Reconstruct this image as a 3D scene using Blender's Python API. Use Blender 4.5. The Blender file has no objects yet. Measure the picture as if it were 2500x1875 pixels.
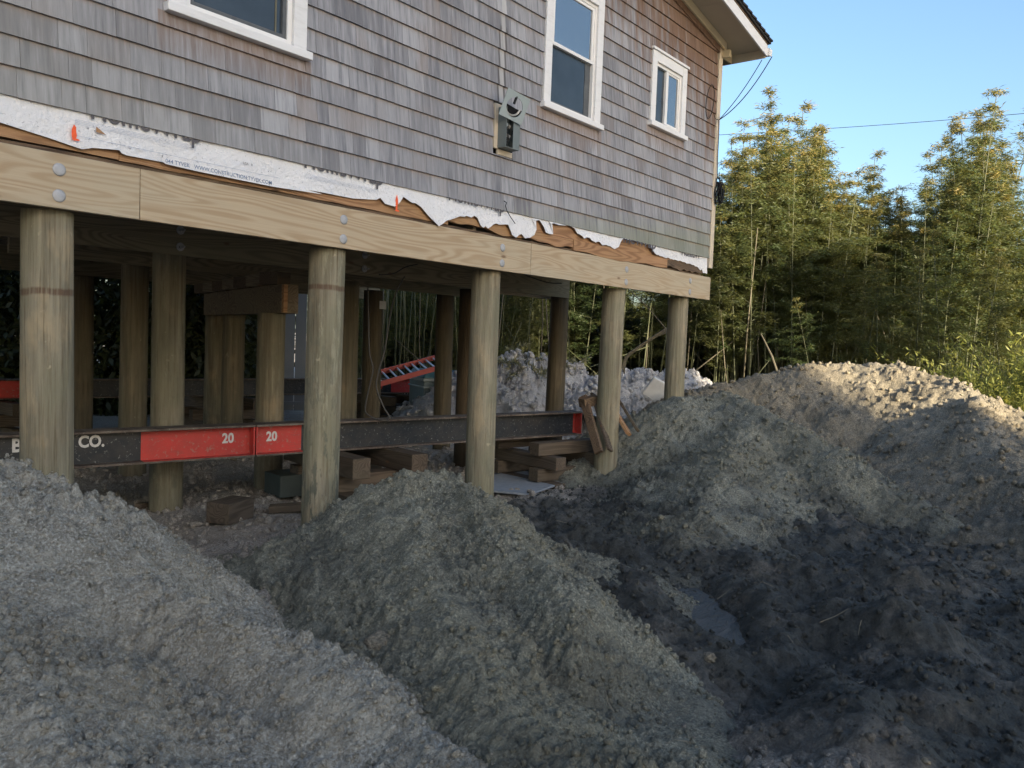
import bpy, bmesh, math, random
import numpy as np
from mathutils import Matrix, Vector
R_ = math.radians
rng = np.random.default_rng(7); random.seed(7)
SC = bpy.context.scene
COL = SC.collection

# ------------------------------------------------------------------ camera, light, exposure
CAM = np.array([0.0, -4.6228, 1.6])
RT = np.array([0.61751164, -0.78566545, 0.03753904])
UP = np.array([0.01892328, 0.06255098, 0.99786236])
FW = np.array([0.78633408, 0.61548125, -0.05349332])
FPX = 2026.0
cam = bpy.data.cameras.new('camera'); cam.sensor_width = 36; cam.lens = 36 * FPX / 2500; cam.clip_end = 2000; cam.clip_start = 0.05
camo = bpy.data.objects.new('camera', cam); COL.objects.link(camo); SC.camera = camo
m = Matrix.Identity(4)
for i in range(3):
    m[i][0], m[i][1], m[i][2], m[i][3] = RT[i], UP[i], -FW[i], CAM[i]
camo.matrix_world = m
SUN_AZ, SUN_EL = R_(65), R_(13)          # direction the light travels to, height of the sun
W = bpy.data.worlds.new('World'); SC.world = W; W.use_nodes = True
nt = W.node_tree; bg = nt.nodes['Background']
sky = nt.nodes.new('ShaderNodeTexSky'); sky.sky_type = 'NISHITA'; sky.sun_disc = False
sky.sun_elevation = SUN_EL; sky.sun_rotation = R_(90) - (SUN_AZ + math.pi); sky.air_density = 1.05; sky.dust_density = 2.6; sky.ozone_density = 2.8
nt.links.new(sky.outputs[0], bg.inputs[0]); bg.inputs[1].default_value = 0.097
sl = bpy.data.lights.new('sun', 'SUN'); sl.energy = 4.4; sl.angle = R_(0.5); sl.color = (1.0, 0.86, 0.62)
so = bpy.data.objects.new('sun', sl); COL.objects.link(so)
so.rotation_euler = Vector((math.cos(SUN_AZ) * math.cos(SUN_EL), math.sin(SUN_AZ) * math.cos(SUN_EL), -math.sin(SUN_EL))).to_track_quat('-Z', 'Y').to_euler()
SC.view_settings.view_transform = 'Standard'; SC.view_settings.look = 'None'; SC.view_settings.gamma = 1
SC.view_settings.use_curve_mapping = False; SC.view_settings.exposure = 1.95
SC.render.engine = 'CYCLES'

# ------------------------------------------------------------------ helpers
def ray(px, py):
    return RT * (px - 1250) / FPX - UP * (py - 937.5) / FPX + FW
def on_y(px, py, Y): d = ray(px, py); return CAM + d * ((Y - CAM[1]) / d[1])
def on_z(px, py, z): d = ray(px, py); return CAM + d * ((z - CAM[2]) / d[2])
def on_x(px, py, X): d = ray(px, py); return CAM + d * ((X - CAM[0]) / d[0])
def at(px, py, dep): return CAM + ray(px, py) * dep

def tag(o, label=None, cat=None, group=None, kind=None):
    if label: o['label'] = label
    if cat: o['category'] = cat
    if group: o['group'] = group
    if kind: o['kind'] = kind
    return o
def empty(name, loc, label, cat, group=None, rz=0):
    o = bpy.data.objects.new(name, None); COL.objects.link(o); o.location = loc; o.rotation_euler = (0, 0, rz); o.empty_display_size = .1
    return tag(o, label, cat, group)
def link(name, me, mat=None, parent=None, world=True):
    o = bpy.data.objects.new(name, me); COL.objects.link(o)
    if mat is not None:
        me.materials.clear()
        for mm in (mat if isinstance(mat, (list, tuple)) else [mat]): me.materials.append(mm)
    if parent is not None:
        o.parent = parent
        if world:
            mw = Matrix.LocRotScale(parent.location, parent.rotation_euler, parent.scale)
            p = parent
            if p.parent is not None: mw = p.parent_mat @ mw if hasattr(p, 'parent_mat') else mw
            o.matrix_parent_inverse = INV.get(parent.name, mw.inverted())
            INV[o.name] = Matrix.Identity(4)
    return o
INV = {}
def mesh(name, V, F, smooth=False, mi=None):
    me = bpy.data.meshes.new(name)
    me.from_pydata([tuple(map(float, v)) for v in V], [], [tuple(map(int, f)) for f in F])
    if smooth: me.polygons.foreach_set('use_smooth', [True] * len(me.polygons))
    if mi is not None: me.polygons.foreach_set('material_index', mi)
    return me
def npmesh(name, V, F, smooth=True):
    """V (n,3), F (m,k) with one face size"""
    me = bpy.data.meshes.new(name); V = np.asarray(V, np.float32); F = np.asarray(F, np.int32)
    me.vertices.add(len(V)); me.vertices.foreach_set('co', V.ravel())
    n, k = F.shape
    me.loops.add(n * k); me.loops.foreach_set('vertex_index', F.ravel())
    me.polygons.add(n); me.polygons.foreach_set('loop_start', np.arange(0, n * k, k, dtype=np.int32))
    me.polygons.foreach_set('loop_total', np.full(n, k, np.int32))
    if smooth: me.polygons.foreach_set('use_smooth', np.ones(n, bool))
    me.update(calc_edges=True); me.validate()
    return me
def attr(me, name, vals):
    a = me.attributes.new(name, 'FLOAT', 'POINT'); a.data.foreach_set('value', np.asarray(vals, np.float32))

class MB:
    """collects shapes into one mesh"""
    def __init__(s): s.V = []; s.F = []; s.mi = []
    def add(s, V, F, mi=0):
        o = len(s.V); s.V += [tuple(map(float, v)) for v in V]; s.F += [tuple(i + o for i in f) for f in F]; s.mi += [mi] * len(F); return s
    def hexa(s, P, mi=0):      # 8 points: bottom 4 ccw, top 4
        return s.add(P, [(3, 2, 1, 0), (4, 5, 6, 7), (0, 1, 5, 4), (1, 2, 6, 5), (2, 3, 7, 6), (3, 0, 4, 7)], mi)
    def box(s, x0, x1, y0, y1, z0, z1, mi=0, M=None):
        P = [(x0, y0, z0), (x1, y0, z0), (x1, y1, z0), (x0, y1, z0), (x0, y0, z1), (x1, y0, z1), (x1, y1, z1), (x0, y1, z1)]
        if M is not None: P = [M @ Vector(p) for p in P]
        return s.hexa(P, mi)
    def bar(s, a, b, w, h, mi=0, up=(0, 0, 1)):
        a, b = Vector(a), Vector(b); d = (b - a).normalized(); u = Vector(up)
        sd = d.cross(u)
        if sd.length < 1e-4: sd = d.cross(Vector((0, 1, 0)))
        sd.normalize(); u = sd.cross(d).normalized(); sd *= w / 2; u *= h / 2
        return s.hexa([a - sd - u, a + sd - u, b + sd - u, b - sd - u, a - sd + u, a + sd + u, b + sd + u, b - sd + u], mi)
    def tube(s, pts, rad, n=8, mi=0, cap=True):
        pts = [Vector(p) for p in pts]; rs = rad if hasattr(rad, '__len__') else [rad] * len(pts)
        o = len(s.V); up = Vector((0.31, 0.17, 0.93))
        for i, p in enumerate(pts):
            d = (pts[min(i + 1, len(pts) - 1)] - pts[max(i - 1, 0)]).normalized()
            a = d.cross(up)
            if a.length < .05: a = d.cross(Vector((1, 0, 0)))
            a.normalize(); b = d.cross(a)
            for k in range(n):
                t = 2 * math.pi * k / n; s.V.append(tuple(p + (a * math.cos(t) + b * math.sin(t)) * rs[i]))
        for i in range(len(pts) - 1):
            for k in range(n):
                k2 = (k + 1) % n; s.F.append((o + i * n + k, o + i * n + k2, o + (i + 1) * n + k2, o + (i + 1) * n + k)); s.mi.append(mi)
        if cap:
            s.F.append(tuple(o + k for k in range(n))[::-1]); s.mi.append(mi)
            e = o + (len(pts) - 1) * n; s.F.append(tuple(e + k for k in range(n))); s.mi.append(mi)
        return s
    def build(s, name, mat, parent=None, smooth=False, bevel=0):
        me = mesh(name, s.V, s.F, smooth, s.mi)
        o = link(name, me, mat, parent)
        if bevel:
            b = o.modifiers.new('bevel', 'BEVEL'); b.width = bevel; b.segments = 2; b.limit_method = 'ANGLE'
        return o

# numpy gradient noise
_pt = rng.permutation(4096); _pg = rng.uniform(0, 2 * np.pi, 4096); _gx, _gy = np.cos(_pg), np.sin(_pg)
def perlin(x, y, seed=0):
    x = np.asarray(x, float) + seed * 37.17; y = np.asarray(y, float) + seed * 11.31
    xi = np.floor(x).astype(int); yi = np.floor(y).astype(int); xf = x - xi; yf = y - yi
    u = xf * xf * xf * (xf * (xf * 6 - 15) + 10); v = yf * yf * yf * (yf * (yf * 6 - 15) + 10)
    def g(ix, iy, fx, fy):
        h = _pt[(ix + _pt[iy & 4095]) & 4095]; return _gx[h] * fx + _gy[h] * fy
    a = g(xi, yi, xf, yf); b = g(xi + 1, yi, xf - 1, yf); c = g(xi, yi + 1, xf, yf - 1); d = g(xi + 1, yi + 1, xf - 1, yf - 1)
    return ((a * (1 - u) + b * u) * (1 - v) + (c * (1 - u) + d * u) * v) * 1.5
def fbm(x, y, sc, oc=3, seed=0, gain=.5):
    r = 0; a = 1; f = 1 / sc
    for i in range(oc): r = r + a * perlin(x * f, y * f, seed + i * 3.7); a *= gain; f *= 2.03
    return r
def billow(x, y, sc, seed=0): return np.abs(perlin(x / sc, y / sc, seed)) * 2 - .45

# ------------------------------------------------------------------ materials
class NT:
    def __init__(s, name):
        s.m = bpy.data.materials.new(name); s.m.use_nodes = True; s.t = s.m.node_tree
        s.b = s.t.nodes['Principled BSDF']; s.o = s.t.nodes['Material Output']
        s.tc = s.n('ShaderNodeTexCoord').outputs['Object']
    def n(s, typ, ins=None, **kw):
        nd = s.t.nodes.new(typ)
        for k, v in kw.items(): setattr(nd, k, v)
        for k, v in (ins or {}).items(): s.put(nd.inputs[k], v)
        return nd
    def put(s, sock, v):
        if isinstance(v, bpy.types.NodeSocket): s.t.links.new(v, sock)
        elif isinstance(v, bpy.types.Node): s.t.links.new(v.outputs[0], sock)
        else:
            if hasattr(sock.default_value, '__len__') and hasattr(v, '__len__') and len(v) == 3 and len(sock.default_value) == 4: v = (*v, 1)
            sock.default_value = v
    def map(s, sc=(1, 1, 1), loc=(0, 0, 0), v=None): return s.n('ShaderNodeMapping', {0: v or s.tc, 1: loc, 3: sc}).outputs[0]
    def noise(s, scale=5, detail=3, v=None, rough=.55, dist=0): return s.n('ShaderNodeTexNoise', {'Vector': v or s.tc, 'Scale': scale, 'Detail': detail, 'Roughness': rough, 'Distortion': dist}).outputs[0]
    def ramp(s, f, stops, interp='LINEAR'):
        r = s.n('ShaderNodeValToRGB', {0: f}); e = r.color_ramp; e.interpolation = interp
        while len(e.elements) < len(stops): e.elements.new(.5)
        for el, (p, c) in zip(e.elements, stops):
            el.position = p; el.color = (*c, 1) if hasattr(c, '__len__') else (c, c, c, 1)
        return r.outputs[0]
    def mix(s, f, a, b, blend='MIX'):
        nd = s.n('ShaderNodeMix', data_type='RGBA', blend_type=blend); s.put(nd.inputs[0], f); s.put(nd.inputs[6], a); s.put(nd.inputs[7], b); return nd.outputs[2]
    def mth(s, op, a, b=0.0, c=0.0, clamp=False): return s.n('ShaderNodeMath', {0: a, 1: b, 2: c}, operation=op, use_clamp=clamp).outputs[0]
    def at(s, name, typ='GEOMETRY'): return s.n('ShaderNodeAttribute', attribute_name=name, attribute_type=typ).outputs['Fac']
    def xyz(s, v=None): return s.n('ShaderNodeSeparateXYZ', {0: v or s.tc}).outputs
    def bump(s, h, st=.4, dist=.01): s.put(s.b.inputs['Normal'], s.n('ShaderNodeBump', {'Height': h, 'Strength': st, 'Distance': dist}).outputs[0])
    def fin(s, col, rough=.8, spec=.3, metal=0):
        s.put(s.b.inputs['Base Color'], col); s.put(s.b.inputs['Roughness'], rough); s.put(s.b.inputs['Specular IOR Level'], spec); s.put(s.b.inputs['Metallic'], metal); return s.m

def plain(name, c, rough=.7, spec=.3, metal=0, var=.25, sc=8, bump=.15):
    t = NT(name); nz = t.noise(sc, 5); col = t.mix(nz, tuple(x * (1 - var) for x in c), tuple(min(1, x * (1 + var)) for x in c))
    if bump: t.bump(t.noise(sc * 6, 4), bump, .004)
    return t.fin(col, rough, spec, metal)

def soil(name, hi, lo, wetc, bump=1.0, bands=0):
    t = NT(name)
    big = t.noise(1.7, 5, rough=.6); mid = t.noise(14, 6, rough=.65); fine = t.noise(75, 5, rough=.7); gr = t.noise(320, 3, rough=.8)
    col = t.mix(t.ramp(mid, [(.33, 0), (.68, 1)]), lo, hi)
    col = t.mix(t.mth('MULTIPLY', t.ramp(big, [(.38, 0), (.66, 1)]), .5), col, tuple(.62 * a for a in lo))
    col = t.mix(t.ramp(fine, [(.50, 0), (.68, .85)]), col, tuple(min(.82, 1.6 * a) for a in hi))
    col = t.mix(t.ramp(fine, [(.32, .85), (.46, 0)]), col, tuple(.38 * a for a in lo))
    tint = t.noise(.9, 3, v=t.map(loc=(7, 3, 1)))
    col = t.mix(t.ramp(tint, [(.4, 0), (.62, .35)]), col, tuple(a * b for a, b in zip(lo, (1.25, 1.1, .85))))
    wet = t.at('wet'); w = t.mth('MULTIPLY_ADD', t.mth('MULTIPLY', wet, 4.0, clamp=True), t.mth('MULTIPLY', t.mth('SUBTRACT', t.noise(2.6, 6, rough=.7), .5), 1.3), wet); w = t.ramp(w, [(.25, 0), (.95, 1)])
    wc = t.mix(t.ramp(mid, [(.35, 0), (.7, 1)]), tuple(.55 * a for a in wetc), tuple(1.5 * a for a in wetc))
    wc = t.mix(t.ramp(gr, [(.64, 0), (.74, .6)]), wc, tuple(4 * a for a in wetc))
    col = t.mix(t.mth('MULTIPLY', w, wet, clamp=True) if False else w, col, wc)
    h = t.mth('ADD', t.mth('MULTIPLY', fine, .7), t.mth('MULTIPLY', gr, .3)); h = t.mth('ADD', h, t.mth('MULTIPLY', mid, 1.2))
    t.bump(h, .95 * bump, .03)
    return t.fin(col, t.mth('SUBTRACT', .95, t.mth('MULTIPLY', w, .38)), .25)

def timber(name, hi, lo, knot=(.16, .09, .05), axis=0, wave=1.0, bump=.25, rough=.75, grey=None):
    """sawn wood with cathedral grain running along the given axis"""
    t = NT(name); inf = t.n('ShaderNodeObjectInfo').outputs['Random']
    off = t.n('ShaderNodeCombineXYZ', {0: t.mth('MULTIPLY', inf, 37.0), 1: t.mth('MULTIPLY', inf, 11.0), 2: t.mth('MULTIPLY', inf, 5.0)}).outputs[0]
    v = t.n('ShaderNodeVectorMath', {0: t.tc, 1: off}, operation='ADD').outputs[0]
    sc = [1.0, 1.0, 1.0]; sc = [9.0] * 3; sc[axis] = 0.8
    sv = t.map(tuple(sc), v=v)
    big = t.noise(.42, 2, v=sv, dist=.25)
    rings = t.mth('SINE', t.mth('MULTIPLY', big, 150.0 * wave))
    rings = t.mth('MULTIPLY_ADD', rings, .5, .5)
    sc2 = [150.0] * 3; sc2[axis] = 3.0
    fine = t.noise(1, 3, v=t.map(tuple(sc2), v=v))
    col = t.mix(t.ramp(rings, [(.25, 0), (.95, 1)]), hi, lo)
    col = t.mix(t.mth('MULTIPLY', fine, .45), col, tuple(.6 * a for a in lo))
    sc3 = [2.2] * 3; sc3[axis] = .5
    blot = t.noise(1.0, 4, v=t.map(tuple(sc3), v=v))
    col = t.mix(t.ramp(blot, [(.42, 0), (.62, .55)]), col, grey or tuple(a * b for a, b in zip(hi, (.8, .85, .78))))
    ksc = [7.0] * 3; ksc[axis] = 2.6
    vo = t.n('ShaderNodeTexVoronoi', {'Vector': t.map(tuple(ksc), v=v), 'Scale': .8}).outputs['Distance']
    col = t.mix(t.ramp(vo, [(.035, .85), (.10, 0)]), col, knot)
    t.bump(t.mth('ADD', t.mth('MULTIPLY', rings, .3), fine), bump, .004)
    return t.fin(col, rough, .25)

def mat_shingle():
    t = NT('weathered_cedar'); x, y, z = t.xyz()
    tone = t.at('tone'); warm = t.at('warm'); X, Z = x, z
    v = t.n('ShaderNodeCombineXYZ', {0: t.mth('MULTIPLY_ADD', X, 30.0, t.mth('MULTIPLY', tone, 90.0)), 1: 0.0, 2: t.mth('MULTIPLY', Z, 2.2)}).outputs[0]
    st = t.noise(1, 5, v=v, rough=.65)
    col = t.mix(tone, (.18, .176, .188), (.37, .365, .38))
    col = t.mix(t.ramp(st, [(.32, .75), (.5, 0)]), col, (.12, .125, .145))
    col = t.mix(t.ramp(st, [(.52, 0), (.72, .5)]), col, (.50, .48, .51))
    # unweathered brown on some shingles, in blotches, and under the roof at the far end
    blot = t.noise(2.4, 4, v=t.map((1, 1, .7)))
    col = t.mix(t.mth('MULTIPLY', t.ramp(blot, [(.46, 0), (.66, 1)]), t.mth('MULTIPLY', warm, .5)), col, (.25, .19, .155))
    eave = t.mth('MULTIPLY', t.mth('ADD', t.mth('MULTIPLY', t.mth('SUBTRACT', X, 8.1), .22), t.mth('MULTIPLY', t.mth('SUBTRACT', Z, 4.2), .62)), 1.0)
    eave = t.mth('ADD', eave, t.mth('MULTIPLY', t.mth('SUBTRACT', t.noise(1, 4, v=t.n('ShaderNodeCombineXYZ', {0: t.mth('MULTIPLY', X, 9.0), 2: t.mth('MULTIPLY', Z, .8)}).outputs[0]), .5), 2.4))
    col = t.mix(t.ramp(eave, [(.12, 0), (.75, .85)]), col, t.mix(st, (.06, .032, .022), (.27, .15, .085)))
    # green growth on the lowest courses at the far end
    gr = t.mth('ADD', t.mth('MULTIPLY', t.mth('SUBTRACT', X, 6.3), .28), t.mth('MULTIPLY', t.mth('SUBTRACT', 2.98, Z), 2.6))
    gr = t.mth('ADD', gr, t.mth('MULTIPLY', t.mth('SUBTRACT', st, .5), 1.6))
    col = t.mix(t.ramp(gr, [(.35, 0), (1.1, .5)]), col, (.22, .235, .15))
    col = t.mix(t.ramp(t.mth('SUBTRACT', t.mth('MULTIPLY', t.mth('SUBTRACT', 4.2, X), .35), t.mth('MULTIPLY', t.mth('SUBTRACT', Z, 2.72), .8)), [(.0, 0), (.9, .35)]), col, (.32, .30, .24))
    for wx0, wx1, wz in ((2.5, 3.58, 3.40), (6.1, 7.2, 3.73), (8.1, 9.0, 4.01)):
        ix = t.mth('MULTIPLY', t.mth('GREATER_THAN', X, wx0), t.mth('LESS_THAN', X, wx1)); dz_ = t.mth('SUBTRACT', wz, Z)
        fz = t.mth('MULTIPLY', t.mth('GREATER_THAN', dz_, 0.0), t.ramp(t.mth('ADD', dz_, t.mth('MULTIPLY', t.mth('SUBTRACT', st, .5), .5)), [(.0, 1), (.26, 0)]))
        col = t.mix(t.mth('MULTIPLY', t.mth('MULTIPLY', ix, fz), .6), col, (.24, .15, .10))
    # bare strip where a conduit used to run above the meter
    cd = t.mth('ABSOLUTE', t.mth('SUBTRACT', X, 5.585)); ab = t.mth('GREATER_THAN', Z, 3.60)
    col = t.mix(t.mth('MULTIPLY', t.ramp(cd, [(.022, .55), (.034, 0)]), ab), col, (.50, .48, .46))
    cd2 = t.mth('ABSOLUTE', t.mth('SUBTRACT', cd, .042)); up = t.mth('MULTIPLY', ab, t.mth('LESS_THAN', Z, t.mth('ADD', 4.12, t.mth('MULTIPLY', st, .3))))
    col = t.mix(t.mth('MULTIPLY', t.ramp(cd2, [(.004, .75), (.016, 0)]), up), col, (.06, .05, .045))
    # rusty bleed just above each butt line
    fr = t.mth('FRACT', t.mth('DIVIDE', t.mth('SUBTRACT', Z, 2.72), .15))
    col = t.mix(t.mth('MULTIPLY', t.ramp(fr, [(.78, 0), (.97, 1)]), t.mth('MULTIPLY', t.ramp(st, [(.35, 0), (.7, 1)]), .55)), col, (.33, .21, .14))
    t.bump(st, .5, .004)
    return t.fin(col, .85, .2)

def mat_pile():
    t = NT('treated_pile_wood'); x, y, z = t.xyz(); inf = t.n('ShaderNodeObjectInfo').outputs['Random']
    v = t.n('ShaderNodeVectorMath', {0: t.tc, 1: t.n('ShaderNodeCombineXYZ', {0: t.mth('MULTIPLY', inf, 31.0), 2: t.mth('MULTIPLY', inf, 17.0)}).outputs[0]}, operation='ADD').outputs[0]
    a = t.noise(1, 5, v=t.map((20, 20, 1.0), v=v), rough=.6); b = t.noise(1, 4, v=t.map((5, 5, 2.4), v=v)); c = t.noise(1, 5, v=t.map((75, 75, 2.0), v=v), rough=.75)
    col = t.mix(t.ramp(a, [(.34, 0), (.68, 1)]), (.165, .14, .095), (.35, .305, .215))
    col = t.mix(t.ramp(b, [(.44, 0), (.62, .7)]), col, (.22, .205, .135))
    col = t.mix(t.ramp(b, [(.30, .6), (.42, 0)]), col, (.44, .34, .21))
    col = t.mix(t.ramp(c, [(.52, 0), (.70, .75)]), col, (.10, .07, .035))
    bl = t.noise(1, 3, v=t.map((9, 9, 7), loc=(3, 3, 3), v=v), rough=.7)
    col = t.mix(t.ramp(bl, [(.68, 0), (.74, .35)]), col, (.66, .57, .40))
    wear = t.at('wear', 'OBJECT')
    peel = t.noise(1, 5, v=t.map((12, 12, 4), loc=(9, 1, 3), v=v), rough=.7)
    pm = t.mth('MULTIPLY', t.ramp(peel, [(.54, 0), (.60, 1)]), t.mth('MULTIPLY', wear, t.mth('MULTIPLY_ADD', z, -.5, 1.1), clamp=True))
    col = t.mix(pm, col, (.12, .12, .09))
    pl2 = t.noise(1, 5, v=t.map((14, 14, 3), loc=(4, 8, 2), v=v), rough=.7)
    col = t.mix(t.mth('MULTIPLY', t.ramp(pl2, [(.56, 0), (.64, .55)]), wear), col, (.40, .37, .26))
    band = t.at('band', 'OBJECT'); d = t.mth('ABSOLUTE', t.mth('SUBTRACT', t.mth('ADD', z, t.mth('MULTIPLY', t.mth('SUBTRACT', b, .5), .05)), band))
    bd = t.ramp(d, [(.012, 1), (.024, 0)]); col = t.mix(t.mth('MULTIPLY', bd, t.ramp(c, [(.38, .2), (.5, .8)])), col, (.12, .065, .04))
    dk = t.at('dark', 'OBJECT'); col = t.mix(dk, col, t.mix(a, (.035, .023, .013), (.10, .068, .038)))  # inner piles get darker wood, under-house shade painted into the colour
    t.bump(t.mth('ADD', c, t.mth('MULTIPLY', a, .8)), .95, .014)
    return t.fin(col, .8, .25)

def mat_steel():
    t = NT('painted_black_steel'); n1 = t.noise(9, 6, rough=.7); n2 = t.noise(42, 4, rough=.7)
    col = t.mix(t.ramp(n1, [(.4, 0), (.65, .6)]), (.012, .015, .019), (.045, .038, .034))
    col = t.mix(t.ramp(n2, [(.60, 0), (.67, .7)]), col, (.22, .21, .20)); t.bump(n2, .2, .003)
    return t.fin(col, .55, .4)
def mat_flange():
    t = NT('rusty_flange'); n1 = t.noise(7, 6, rough=.7); n2 = t.noise(50, 4)
    col = t.mix(t.ramp(n1, [(.35, 0), (.65, 1)]), (.055, .038, .03), (.16, .13, .105)); col = t.mix(t.ramp(n2, [(.6, 0), (.7, .6)]), col, (.28, .26, .23))
    return t.fin(col, .8, .3)
def mat_red():
    t = NT('red_beam_paint'); n1 = t.noise(6, 5, rough=.65); n2 = t.noise(30, 4, rough=.7)
    col = t.mix(t.ramp(n1, [(.35, 0), (.7, .8)]), (.50, .045, .035), (.33, .05, .04)); col = t.mix(t.ramp(n2, [(.57, 0), (.64, .7)]), col, (.30, .16, .12)); col = t.mix(t.ramp(t.noise(1, 5, v=t.map((4, 4, 30)), rough=.75), [(.55, 0), (.68, .6)]), col, (.20, .06, .05))
    return t.fin(col, .6, .35)
def mat_white():
    t = NT('white_trim_paint'); n1 = t.noise(1, 5, v=t.map((6, 6, 30)), rough=.7)
    col = t.mix(t.ramp(n1, [(.5, 0), (.72, .45)]), (.74, .72, .71), (.54, .51, .48)); t.bump(n1, .12, .003); return t.fin(col, .55, .35)
def mat_glass():
    t = NT('window_glass'); n1 = t.noise(1, 3, v=t.map((9, 9, 2.5)))
    t.b.inputs['IOR'].default_value = 3.2
    return t.fin(t.mix(n1, (.02, .028, .035), (.06, .075, .085)), .03, .6)
def mat_wrap():
    t = NT('house_wrap'); x, y, z = t.xyz(); n1 = t.noise(3, 4); col = t.mix(n1, (.68, .66, .66), (.78, .76, .76))
    sp = t.noise(1, 2, v=t.map((70, 70, 90)), rough=.5); band = t.ramp(t.noise(1, 2, v=t.map((5, 1, 14))), [(.45, 0), (.6, 1)])
    col = t.mix(t.mth('MULTIPLY', t.ramp(sp, [(.64, 0), (.68, .7)]), band), col, (.16, .15, .16)); t.bump(t.mth('ADD', t.noise(9, 5, rough=.7), t.noise(30, 3)), .7, .015)
    return t.fin(col, .6, .3)
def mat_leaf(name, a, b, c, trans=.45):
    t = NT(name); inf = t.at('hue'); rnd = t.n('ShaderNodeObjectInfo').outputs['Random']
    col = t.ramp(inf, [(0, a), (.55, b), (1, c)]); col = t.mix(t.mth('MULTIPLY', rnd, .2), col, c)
    t.fin(col, .5, .35)
    tr = t.n('ShaderNodeBsdfTranslucent', {'Color': t.mix(.5, col, (.45, .42, .06))}); ms = t.n('ShaderNodeMixShader', {0: trans, 1: t.b.outputs[0], 2: tr.outputs[0]})
    t.t.links.new(ms.outputs[0], t.o.inputs[0]); return t.m

MS = mat_shingle(); MP = mat_pile(); STEEL = mat_steel(); FLG = mat_flange(); RED = mat_red(); WHT = mat_white(); GLS = mat_glass(); WRAP = mat_wrap()
GLD = plain('dark_window_glass', (.035, .045, .055), .06, .5, var=.5, sc=4, bump=0)
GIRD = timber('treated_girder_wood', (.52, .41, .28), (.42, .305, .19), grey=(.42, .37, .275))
OLDW = timber('old_brown_framing', (.44, .25, .13), (.27, .14, .07), knot=(.04, .025, .02), bump=.5)
ROT = timber('rotten_framing', (.17, .11, .07), (.07, .045, .03), knot=(.02, .015, .01), bump=1.0)
CRIB = timber('crib_timber_wood', (.13, .098, .07), (.075, .055, .04), bump=.4)
CRIBY = timber('crib_timber_wood_across', (.21, .155, .105), (.12, .085, .06), axis=1, bump=.4)
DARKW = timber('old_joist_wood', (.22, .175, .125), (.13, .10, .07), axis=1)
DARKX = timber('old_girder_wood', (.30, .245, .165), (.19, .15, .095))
GALV = plain('galvanised_steel', (.40, .39, .39), .55, .4, .3, sc=40)
SOFF = plain('soffit_paint', (.52, .46, .36), .7, var=.12, sc=3)
CREAM = plain('cream_frieze_paint', (.66, .56, .38), .7, var=.12, sc=3)
ROOF = plain('asphalt_shingle', (.035, .033, .032), .9, var=.4, sc=60, bump=.6)
BOX = plain('grey_green_enamel', (.15, .17, .165), .5, .4, var=.12, sc=12)
BOXL = plain('pale_grey_green_enamel', (.31, .355, .36), .4, .45, var=.08, sc=12)
BLK = plain('black_rubber', (.012, .012, .013), .6, var=.3)
DRK = plain('dark_cavity', (.006, .006, .007), .9)
COPP = plain('meter_lugs', (.45, .43, .40), .35, .5, .6)
INK = plain('black_ink', (.10, .09, .095), .6, bump=0)
BLUEINK = plain('blue_grey_ink', (.16, .22, .34), .6, bump=0)
STEN = plain('stencil_paint', (.55, .52, .49), .7, var=.2, sc=60, bump=0)
REDINK = plain('red_stencil_paint', (.35, .03, .025), .7, var=.3, sc=60, bump=0)
ORNG = plain('orange_marking_paint', (.85, .12, .035), .6, var=.15, sc=40, bump=0)
SCRN = plain('window_screen', (.10, .105, .11), .7, var=.5, sc=20)
VINYL = plain('vinyl_sash', (.78, .75, .72), .4, .4, var=.06)
GREYV = plain('grey_board_paint', (.20, .215, .235), .7, var=.12, sc=3)
CORN = plain('corner_board_paint', (.56, .47, .36), .75, var=.2, sc=9)

# ------------------------------------------------------------------ terrain
def seg_h(x, y, pts, s, k=.05):
    best = np.full(np.shape(x), -9.0)
    pts = np.array(pts, float)
    if len(pts) == 1: pts = np.vstack([pts, pts + 1e-3])
    for a, b in zip(pts[:-1], pts[1:]):
        d = b[:2] - a[:2]; L = max(d @ d, 1e-9); t = np.clip(((x - a[0]) * d[0] + (y - a[1]) * d[1]) / L, 0, 1)
        dist = np.hypot(x - a[0] - t * d[0], y - a[1] - t * d[1]); dist = np.sqrt(dist ** 2 + .06 ** 2) - .06
        best = np.maximum(best, a[2] + t * (b[2] - a[2]) - s * dist)
    return k * np.logaddexp(0, best / k) - .04 - .9 * np.clip(-best - .05, 0, 1.5)
def detail(x, y, seed, amp=1.0):
    rg = np.clip(.75 + .9 * perlin(x / .42, y / .42, seed + 44), .15, 1.5)
    return amp * (.034 * fbm(x, y, .55, 3, seed, .5) + .012 * billow(x, y, .21, seed + 5) + rg * (.026 * billow(x, y, .075, seed + 9) + .020 * billow(x, y, .038, seed + 10)) + .006 * perlin(x / .026, y / .026, seed + 15) - .03 * np.clip(perlin(x / .3, y / .12, seed + 21) - .25, 0, 1))
def groove(x, y, ang, seed, amp, w=.16, l=1.6):
    c, s = math.cos(ang), math.sin(ang); u = x * c + y * s; v = -x * s + y * c
    return amp * (perlin(u / l, v / w, seed) + .5 * perlin(u / (l * .5), v / (w * .5), seed + 2))
PUD = on_z(1720, 1470, 0.0)
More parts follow.
